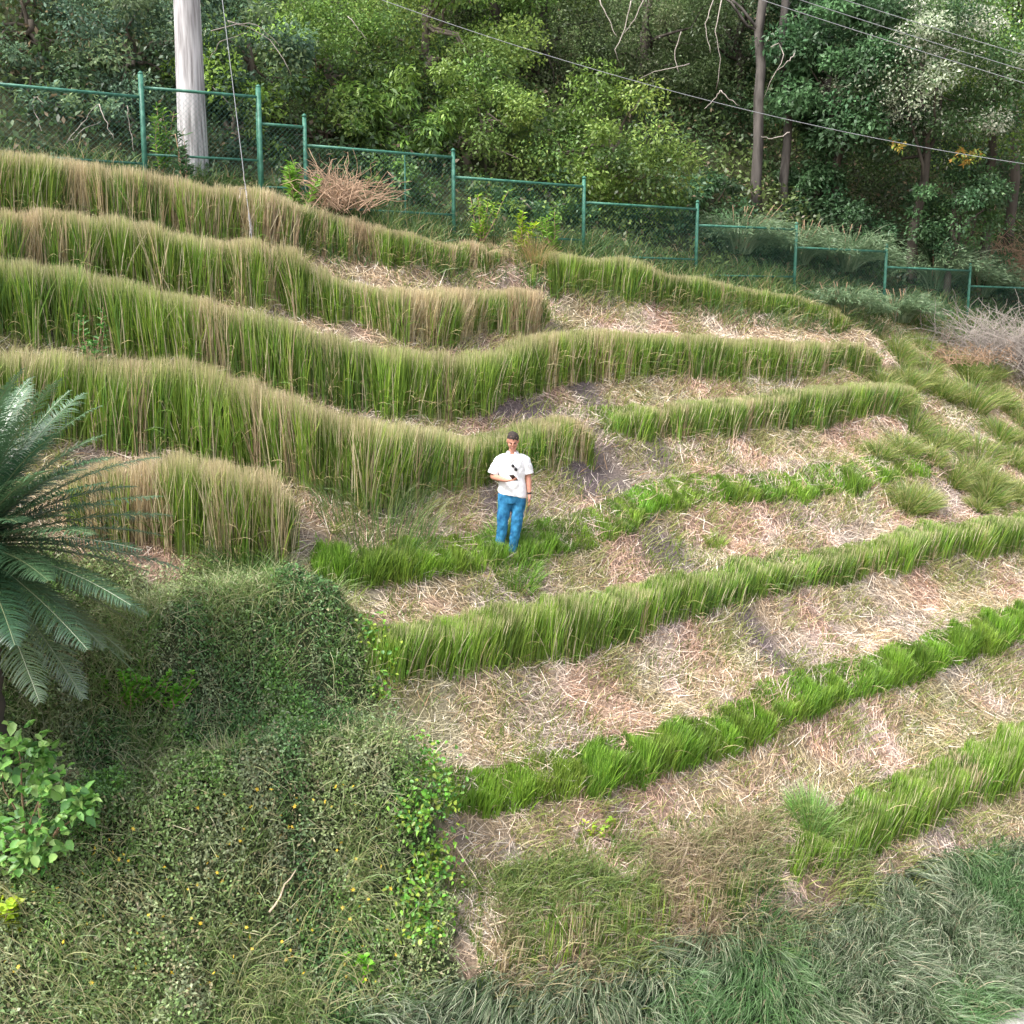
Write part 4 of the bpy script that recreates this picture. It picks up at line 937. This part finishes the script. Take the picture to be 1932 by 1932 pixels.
# ------------------------------------------------------------------ pole, stay wire, cables
def pole():
    b = at(366, 320, 19.9); g = float(H(b[0], b[1])); top = 13.5
    t = thing('utility_pole', 'thick weathered pale concrete pole standing behind the fence at the upper left', 'utility pole', (b[0], b[1], g))
    n = 30; k = 40; V = []
    for i in range(n):
        f = i/(n-1); z = g-.3+f*(top-g+.3); r = .255-.0125*(z-g)
        for j in range(k):
            a = j*2*math.pi/k; rr = r*(1-.035*(j % 5 == 0)); V.append((b[0]+math.cos(a)*rr, b[1]+math.sin(a)*rr, z))
    Fq = [[i*k+j, i*k+(j+1) % k, (i+1)*k+(j+1) % k, (i+1)*k+j] for i in range(n-1) for j in range(k)]
    mk('shaft', V, np.array(Fq), M_conc, None, t, True)
    m = MB(); m.add(*tube(np.array([[b[0], b[1], top-.01], [b[0], b[1], top+.04], [b[0], b[1], top+.06]]), [.17, .17, .08], 12)); m.build('pole_cap', M_conc, t)
    # collar band near top
    m = MB(); m.add(*tube(np.array([[b[0], b[1], 11.0], [b[0], b[1], 11.1], [b[0], b[1], 11.2]]), .2, 16)); m.build('band', M_cable, t)
    A = hit(485, 530)[0]; A[2] = float(H(A[0], A[1])); B = np.array([b[0]+.15, b[1]-.1, 11.1])
    w = thing('stay_wire', 'thin pale stay wire slanting down from the concrete pole into the second hedge', 'wire', A)
    s = MB(); s.add(*tube(np.stack([A+(B-A)*q for q in np.linspace(0, 1, 12)]), .006, 6)); s.build('wire', M_cable, w, True)
    rs = np.random.RandomState(4); mb = MB(); ms = MB()
    for k in range(12):
        q = rs.rand()**1.6*.16; p = A+(B-A)*(.02+q); e = p+np.array([rs.normal()*.08, -.05, -.35*rs.rand()-.1]); ms.add(*tube(wiggle(p, e, 5, .02, rs), .006, 4, False))
    ms.build('dead_tendril', M_twig, w)
pole()
def cable(lab, pts, y0, y1, r):
    pts = np.array(pts, float); k = np.linspace(pts[0, 0], pts[-1, 0], 60); co = np.polyfit(pts[:, 0], pts[:, 1], 2); v = np.polyval(co, k)
    y = np.interp(k, [k[0], k[-1]], [y0, y1]); P = at(k, v, y); m = MB(); m.add(*tube(P, r, 5))
    tag(m.build('overhead_cable', M_cable, None, True), lab, 'cable', 'overhead cables')
cable('long single grey cable sagging across the trees above the fence', [(200,-210),(740,0),(960,78),(1170,150),(1500,237),(1932,303),(2500,365)], 19, 25, .0065)
cable('lowest of the three parallel cables in the upper right corner', [(900,-185),(1440,0),(1690,82),(1932,157),(2500,320)], 18, 24, .0065)
cable('middle one of the three parallel cables in the upper right corner', [(900,-215),(1508,0),(1720,68),(1932,131),(2500,290)], 18.5, 24.5, .0065)
cable('topmost of the three parallel cables in the upper right corner', [(900,-240),(1588,0),(1760,52),(1932,102),(2500,260)], 19, 25, .0065)

# ------------------------------------------------------------------ the man
def ell(c, r, rot=None, seg=20, rings=12):
    V = []; Fq = []
    for i in range(rings+1):
        ph = math.pi*i/rings
        for j in range(seg):
            a = 2*math.pi*j/seg; V.append((math.sin(ph)*math.cos(a)*r[0], math.sin(ph)*math.sin(a)*r[1], math.cos(ph)*r[2]))
    V = np.array(V)
    if rot is not None: V = V@np.array(rot).T
    for i in range(rings):
        for j in range(seg): Fq.append([i*seg+j, (i+1)*seg+j, (i+1)*seg+(j+1) % seg, i*seg+(j+1) % seg])
    return V+np.array(c), np.array(Fq)
def loft(pts, rads, seg=18, ref=(0, 1, 0)):
    """closed elliptical loft; rads = (across, along ref)"""
    pts = np.array(pts, float); K = 4*(len(pts)-1)+1; k = np.linspace(0, len(pts)-1, K); idx = np.arange(len(pts))
    def sm(a): 
        a = np.array(a, float); m = np.gradient(a, axis=0); i = np.minimum(k.astype(int), len(a)-2); f = (k-i)
        if a.ndim > 1: f = f[:, None]
        return (2*f**3-3*f**2+1)*a[i]+(f**3-2*f**2+f)*m[i]+(-2*f**3+3*f**2)*a[i+1]+(f**3-f**2)*m[i+1]
    pts = sm(pts); rads = sm(rads); t = nrm(np.gradient(pts, axis=0)); V = []
    for i in range(K):
        r = np.array(ref, float); n2 = nrm(r-t[i]*(r@t[i])); n1 = np.cross(n2, t[i]); a = np.arange(seg)*2*math.pi/seg
        V.append(pts[i]+n1*(np.cos(a)*rads[i, 0])[:, None]+n2*(np.sin(a)*rads[i, 1])[:, None])
    V = np.concatenate(V+[pts[:1], pts[-1:]]); a = K*seg; b = a+1
    Fq = [[i*seg+j, i*seg+(j+1) % seg, (i+1)*seg+(j+1) % seg, (i+1)*seg+j] for i in range(K-1) for j in range(seg)]
    for j in range(0, seg, 2):
        Fq.append([a, (j+2) % seg, (j+1) % seg, j]); e = (K-1)*seg; Fq.append([b, e+j, e+(j+1) % seg, e+(j+2) % seg])
    return V, np.array(Fq)
def solid(name, shapes, mat, parent, vox, smooth_it=4, disp=0, dscale=.1):
    m = MB()
    for V, Fq in shapes: m.add(V, Fq)
    V = np.concatenate(m.V); Fq = np.concatenate(m.F)
    me = bpy.data.meshes.new('tmp'); me.from_pydata([tuple(v) for v in V], [], [tuple(map(int, f)) for f in Fq]); me.update()
    o = bpy.data.objects.new('tmp', me); COL.objects.link(o)
    r = o.modifiers.new('r', 'REMESH'); r.mode = 'VOXEL'; r.voxel_size = vox
    s = o.modifiers.new('s', 'SMOOTH'); s.iterations = smooth_it; s.factor = .5
    dg = bpy.context.evaluated_depsgraph_get(); ev = o.evaluated_get(dg); nm = bpy.data.meshes.new_from_object(ev)
    bpy.data.objects.remove(o)
    if disp:
        n = len(nm.vertices); co = np.empty(n*3); nm.vertices.foreach_get('co', co); co = co.reshape(-1, 3); no = np.empty(n*3); nm.vertices.foreach_get('normal', no); no = no.reshape(-1, 3)
        f = fbm(co[:, 0]/dscale*1.1+co[:, 2]*5, co[:, 2]/dscale*.8-co[:, 0]*7+co[:, 1]*4, 3)-.5
        co += no*(f*disp*2)[:, None]; nm.vertices.foreach_set('co', co.ravel())
    nm.materials.clear(); nm.materials.append(mat); nm.polygons.foreach_set('use_smooth', [True]*len(nm.polygons)); nm.name = name; nm.update()
    q = bpy.data.objects.new(name, nm); COL.objects.link(q); q.parent = parent
    return q
def man():
    fp = hit(957, 1049)[0]; g = float(H(fp[0], fp[1]))
    dpt = 1/math.sqrt(1); base = np.array([at(966.5, 1049, fp[1])[0], fp[1]+.05, g-.03])
    # height check against the sight line of the head top
    t = thing('person', 'man in white polo shirt and blue jeans looking down at a phone', 'person', base)
    skin = pmat('skin', (.46, .215, .15), .6, .06, 20, spec=.4); white = pmat('white_shirt', (.72, .72, .74), .8, .03, 30, spec=.2, bump=.05)
    jean = pmat('blue_denim', (.012, .10, .25), .85, .35, 13, (1, 1, .6), bump=.3, spec=.2, col2=(.045, .24, .44)); hairm = pmat('dark_hair', (.030, .021, .018), .9, .3, 60, bump=.5)
    black = pmat('black_plastic', (.012, .012, .014), .3, .1, 20); shoe = pmat('shoe_leather', (.12, .09, .07), .6, .2, 20)
    # ---- skin: one continuous body
    ca, sa = math.cos(math.radians(26)), math.sin(math.radians(26))
    Rx = np.array([[1, 0, 0], [0, ca, -sa], [0, sa, ca]])       # nods towards the camera (-Y)
    hc = np.array([.008, -.035, 1.672])
    def hp(x, y, z): return hc+Rx@np.array([x, y, z])
    B = []
    B.append(ell(hp(0, .012, .02), (.081, .096, .100), Rx)); B.append(ell(hp(0, -.02, -.045), (.069, .070, .078), Rx))
    B.append(ell(hp(0, -.035, -.09), (.036, .040, .028), Rx))
    B.append(ell(hp(0, -.096, -.018), (.013, .020, .026), Rx)); B.append(ell(hp(0, -.083, .014), (.045, .012, .009), Rx))
    for s in (-1, 1):
        B.append(ell(hp(s*.078, .01, -.012), (.011, .02, .032), Rx)); B.append(ell(hp(s*.040, -.068, -.035), (.022, .018, .02), Rx))
    B.append(ell(hp(0, -.086, -.064), (.024, .010, .007), Rx))
    B.append(loft([(0, .03, 1.44), (.0, .02, 1.50), (.005, -.0, 1.56), (.006, -.01, 1.62)], [(.085, .07), (.056, .058), (.050, .054), (.050, .056)]))
    B.append(loft([(0, .02, .92), (0, .02, 1.1), (0, .02, 1.3), (0, .025, 1.40), (0, .03, 1.45)], [(.155, .105), (.150, .10), (.160, .105), (.135, .085), (.08, .065)]))
    # right arm (image left), bent
    sh = (-.19, .02, 1.42); el_ = (-.275, .02, 1.155); wr = (-.075, -.27, 1.135)
    B.append(loft([(-.10, .02, 1.36), (-.18, .02, 1.365), (-.24, .02, 1.28), el_], [(.045, .045), (.047, .05), (.05, .052), (.042, .042)]))
    B.append(loft([el_, (-.215, -.08, 1.15), (-.13, -.2, 1.14), wr], [(.042, .042), (.043, .042), (.034, .034), (.027, .024)], ref=(0, 0, 1)))
    hx = np.array(wr); hd = nrm(np.array([.80, -.42, .12])); hu = nrm(np.array([-.1, .1, 1.])); hs = np.cross(hd, hu)
    B.append(loft([hx-hd*.01, hx+hd*.03, hx+hd*.07, hx+hd*.095], [(.026, .022), (.038, .018), (.042, .016), (.038, .013)], ref=tuple(hu)))
    for k, (o, L) in enumerate([(-.030, .068), (-.010, .078), (.010, .074), (.030, .060)]):
        a = hx+hd*.085+hs*o; B.append(loft([a, a+hd*L*.45-hu*.002, a+hd*L*.8+hu*.016, a+hd*L*.9+hu*.034], [(.0095, .0095), (.009, .009), (.0085, .0085), (.007, .007)], seg=8))
    a = hx+hd*.03-hs*.034; B.append(loft([a, a-hs*.022+hd*.02+hu*.01, a-hs*.02+hd*.045+hu*.03, a-hs*.006+hd*.06+hu*.042], [(.013, .012), (.011, .011), (.010, .010), (.008, .008)], seg=8))
    # left arm (image right), hanging
    B.append(loft([(.10, .02, 1.36), (.17, .02, 1.365), (.215, .03, 1.28), (.225, .035, 1.16)], [(.045, .045), (.047, .05), (.05, .052), (.042, .042)]))
    B.append(loft([(.225, .035, 1.16), (.232, .02, 1.07), (.240, -.0, .98), (.243, -.02, .90)], [(.042, .042), (.043, .042), (.034, .034), (.026, .025)]))
    w2 = np.array([.243, -.02, .90]); d2 = nrm(np.array([.03, -.12, -1.])); u2 = nrm(np.array([1., .1, .0])); s2 = np.cross(d2, u2)
    B.append(loft([w2-d2*.01, w2+d2*.035, w2+d2*.075, w2+d2*.098], [(.026, .022), (.040, .018), (.042, .016), (.037, .013)], ref=tuple(u2)))
    for k, (o, L) in enumerate([(-.030, .066), (-.010, .080), (.010, .076), (.030, .058)]):
        a = w2+d2*.088+s2*o; B.append(loft([a, a+d2*L*.4-u2*.003, a+d2*L*.75-u2*.014, a+d2*L*.95-u2*.03], [(.0095, .0095), (.009, .009), (.0085, .0085), (.007, .007)], seg=8))
    sg = -1 if (s2@np.array([0, -1., 0])) < 0 else 1
    a = w2+d2*.03+s2*sg*.034; B.append(loft([a, a+s2*sg*.018+d2*.025-u2*.008, a+s2*sg*.014+d2*.05-u2*.018, a+s2*sg*.008+d2*.068-u2*.024], [(.013, .012), (.011, .011), (.010, .010), (.008, .008)], seg=8))
    # pelvis and legs (inside the jeans) down to the ankles
    LR = [(-.095, .02, .90), (-.12, .015, .70), (-.145, -.005, .49), (-.16, .02, .28), (-.185, .035, .07)]
    LL = [(.085, .02, .90), (.085, .02, .70), (.06, .0, .49), (.03, .025, .28), (-.005, .04, .07)]
    rr = [(.08, .085), (.075, .08), (.052, .056), (.048, .052), (.034, .036)]
    for Lg in (LR, LL): B.append(loft(Lg, rr))
    B.append(ell((-.005, .02, .93), (.15, .105, .11)))
    body = solid('body', B, skin, t, .0065, 3)
    # ---- hair, eyes, brows, mouth
    Hh = [ell(hp(0, .020, .036), (.0845, .099, .090), Rx)]
    hair = solid('hair', Hh, hairm, t, .006, 1, .007, .03)
    # trim hair to a short crop: keep only the cap above the forehead line
    me = hair.data; co = np.empty(len(me.vertices)*3); me.vertices.foreach_get('co', co); co = co.reshape(-1, 3)
    loc = (co-hc)@Rx
    cut = .024-.035*np.clip((np.abs(loc[:, 0])-.055)/.02, 0, 1)*(loc[:, 1] > -.06)+np.clip(-loc[:, 1]-.0, -.1, .1)*.25-np.clip(loc[:, 1]+.0, 0, .1)*1.1
    low = loc[:, 2] < cut; loc[low, :2] *= .90; loc[low, 2] = np.maximum(loc[low, 2], cut[low]-.02)
    loc[:, 1] = np.maximum(loc[:, 1], -.083); co = hc+loc@Rx.T
    me.vertices.foreach_set('co', co.ravel()); me.update()
    for s in (-1, 1):
        mk('eyebrow', *ell(hp(s*.032, -.094, .022), (.018, .006, .0045), Rx, 10, 6), hairm, None, t, True).matrix_parent_inverse.identity()
        mk('eye', *ell(hp(s*.031, -.086, .002), (.012, .007, .005), Rx, 10, 6), black, None, t, True).matrix_parent_inverse.identity()
    mk('mouth', *ell(hp(0, -.094, -.066), (.020, .005, .004), Rx, 10, 6), pmat('lips', (.40, .14, .12), .5), None, t, True).matrix_parent_inverse.identity()
    # ---- shirt
    T = [loft([(-.0, .02, .89), (0, .02, .99), (0, .015, 1.12), (0, .01, 1.28), (0, .02, 1.40), (.0, .03, 1.465), (.0, .03, 1.495)], [(.205, .150), (.196, .144), (.182, .134), (.192, .138), (.192, .125), (.13, .095), (.075, .07)], seg=28)]
    T.append(loft([(-.10, .02, 1.415), (-.185, .02, 1.388), (-.240, .02, 1.29), (-.276, .012, 1.195)], [(.070, .075), (.070, .076), (.072, .074), (.075, .078)]))
    T.append(loft([(.10, .02, 1.415), (.18, .02, 1.388), (.220, .025, 1.29), (.236, .03, 1.195)], [(.070, .075), (.070, .076), (.072, .074), (.073, .076)]))
    shirt = solid('shirt', T, white, t, .008, 3, .017, .10)
    me = shirt.data; co = np.empty(len(me.vertices)*3); me.vertices.foreach_get('co', co); co = co.reshape(-1, 3)
    lo = co[:, 2] < 1.0; co[lo, 2] -= (co[lo, 0]*.18+.0)*np.clip((1.0-co[lo, 2])/.1, 0, 1)   # hem hangs lower on the left side
    fx = (co[:, 1] < -.02) & (np.abs(co[:, 0]-.0) < .035) & (co[:, 2] > 1.41)
    co[fx, 1] += .03*(1-np.abs(co[fx, 0])/.035)                                         # open placket
    me.vertices.foreach_set('co', co.ravel()); me.update()
    # collar
    cv = []; n = 20
    for i in range(n+1):
        a = math.radians(-65+310*i/n); x = math.sin(a+math.pi)*1; y = -math.cos(a+math.pi)
        a0 = math.radians(-90+25+310*i/n)
        cx, cy = math.cos(a0), math.sin(a0)
        cv += [(cx*.068, .02+cy*.066, 1.525-.012*(cy < -.3)), (cx*.105, .02+cy*.100, 1.475-.03*max(0, -cy))]
    Fq = np.array([[2*i, 2*i+1, 2*i+3, 2*i+2] for i in range(n)])
    c = mk('collar', cv, Fq, white, None, t, True); c.matrix_parent_inverse.identity(); sm = c.modifiers.new('s', 'SOLIDIFY'); sm.thickness = .006
    # ---- jeans
    rj = [(.108, .120), (.098, .108), (.078, .082), (.074, .078), (.070, .074), (.072, .078)]
    LRj = LR[:4]+[(-.178, .033, .14), (-.188, .03, .04)]; LLj = LL[:4]+[(.005, .035, .14), (-.008, .035, .04)]
    J = [loft(LRj, rj), loft(LLj, rj), loft([(-.005, .02, .78), (-.005, .02, .86), (-.005, .02, .93), (-.0, .02, .965)], [(.165, .122), (.188, .130), (.180, .128), (.168, .122)], seg=24)]
    solid('jeans', J, jean, t, .009, 3, .016, .085)
    # ---- shoes
    for (x, y) in ((-.19, .0), (-.008, .0)):
        solid('shoe', [ell((x, y-.03, .035), (.046, .135, .038)), ell((x, y+.04, .06), (.042, .06, .05))], shoe, t, .008, 3)
    # ---- watch
    V, Fq = tube(np.array([w2-d2*.012+[0, 0, 0], w2-d2*.024, w2-d2*.036]), .031, 14); w = mk('watch', V, Fq, black, None, t, True); w.matrix_parent_inverse.identity()
    # ---- phone, held
    ph = thing('phone', 'small black phone held in the right hand of the man', 'phone', base+hx+hd*.11+hu*.03)
    Rm = np.stack([hd, hs, hu], 1); bx = []
    c0 = np.array([0, 0, 0.]); ang = math.radians(35); R2 = np.array([[1, 0, 0], [0, math.cos(ang), -math.sin(ang)], [0, math.sin(ang), math.cos(ang)]])
    def box(sx, sy, sz, o=(0, 0, 0)):
        V = np.array([(a*sx, b*sy, c*sz) for a in (-1, 1) for b in (-1, 1) for c in (-1, 1)])+np.array(o); return (V@R2.T)@Rm.T, np.array([[0,1,3,2],[4,6,7,5],[0,4,5,1],[2,3,7,6],[0,2,6,4],[1,5,7,3]])
    o = mk('case', *box(.038, .074, .0045), black, None, ph); o.matrix_parent_inverse.identity(); bv = o.modifiers.new('b', 'BEVEL'); bv.width = .004; bv.segments = 3
    o = mk('screen', *box(.034, .069, .0006, (0, 0, .0052)), pmat('phone_glass', (.02, .02, .025), .08, .05), None, ph); o.matrix_parent_inverse.identity()
    # ---- sunglasses hooked on the placket
    yy = -.142; sg_ = thing('sunglasses', 'black sunglasses hanging from the placket of the white shirt', 'sunglasses', base+np.array([.03, yy, 1.30]))
    cs, sn = math.cos(math.radians(-48)), math.sin(math.radians(-48))
    def rp(x, y, z): return (x*cs-z*sn, y, x*sn+z*cs)
    for s in (-1, 1):
        Vv, Ff = ell((0, 0, 0), (.027, .006, .022), None, 16, 8); Vv = np.array([rp(v[0]+s*.032, v[1], v[2]) for v in Vv]); o = mk('lens', Vv, Ff, black, None, sg_, True); o.matrix_parent_inverse.identity()
    V, Fq = tube(np.array([rp(-.012, -.003, .012), rp(0, -.005, .015), rp(.012, -.003, .012)]), .003, 6); mk('bridge', V, Fq, black, None, sg_, True).matrix_parent_inverse.identity()
    V, Fq = tube(np.array([rp(-.058, .0, .008), (-.045, .006, .075), (-.02, .010, .105), (.0, .012, .11)]), [.004, .004, .004, .007], 6); mk('temple', V, Fq, black, None, sg_, True).matrix_parent_inverse.identity()
man()

# ------------------------------------------------------------------ light
w = bpy.data.worlds.new("World"); S.world = w; w.use_nodes = True; nt = w.node_tree; bg = nt.nodes['Background']
sk = nt.nodes.new('ShaderNodeTexSky'); sk.sky_type = 'NISHITA'; sk.sun_disc = False
sd = nrm(np.array([-.62, -.50, 1.05])); el = math.asin(sd[2]); az = math.atan2(sd[0], sd[1])
sk.sun_elevation = el; sk.sun_rotation = az; sk.air_density = 1.0; sk.dust_density = 4.0; sk.ozone_density = .6
hs = nt.nodes.new('ShaderNodeHueSaturation'); hs.inputs['Saturation'].default_value = .45; nt.links.new(sk.outputs[0], hs.inputs['Color']); nt.links.new(hs.outputs[0], bg.inputs[0]); bg.inputs[1].default_value = .13
sl = bpy.data.lights.new('sun', 'SUN'); sl.energy = 1.5; sl.angle = math.radians(10); sl.color = (1, .965, .9)
so = bpy.data.objects.new('sun', sl); COL.objects.link(so)
so.rotation_euler = Vector([float(q) for q in sd]).to_track_quat('Z', 'Y').to_euler()
S.cycles.max_bounces = 5; S.cycles.diffuse_bounces = 4; S.cycles.transmission_bounces = 4; S.cycles.glossy_bounces = 2
S.view_settings.view_transform = 'Standard'; S.view_settings.look = 'None'; S.view_settings.exposure = 1.7; S.view_settings.gamma = 1
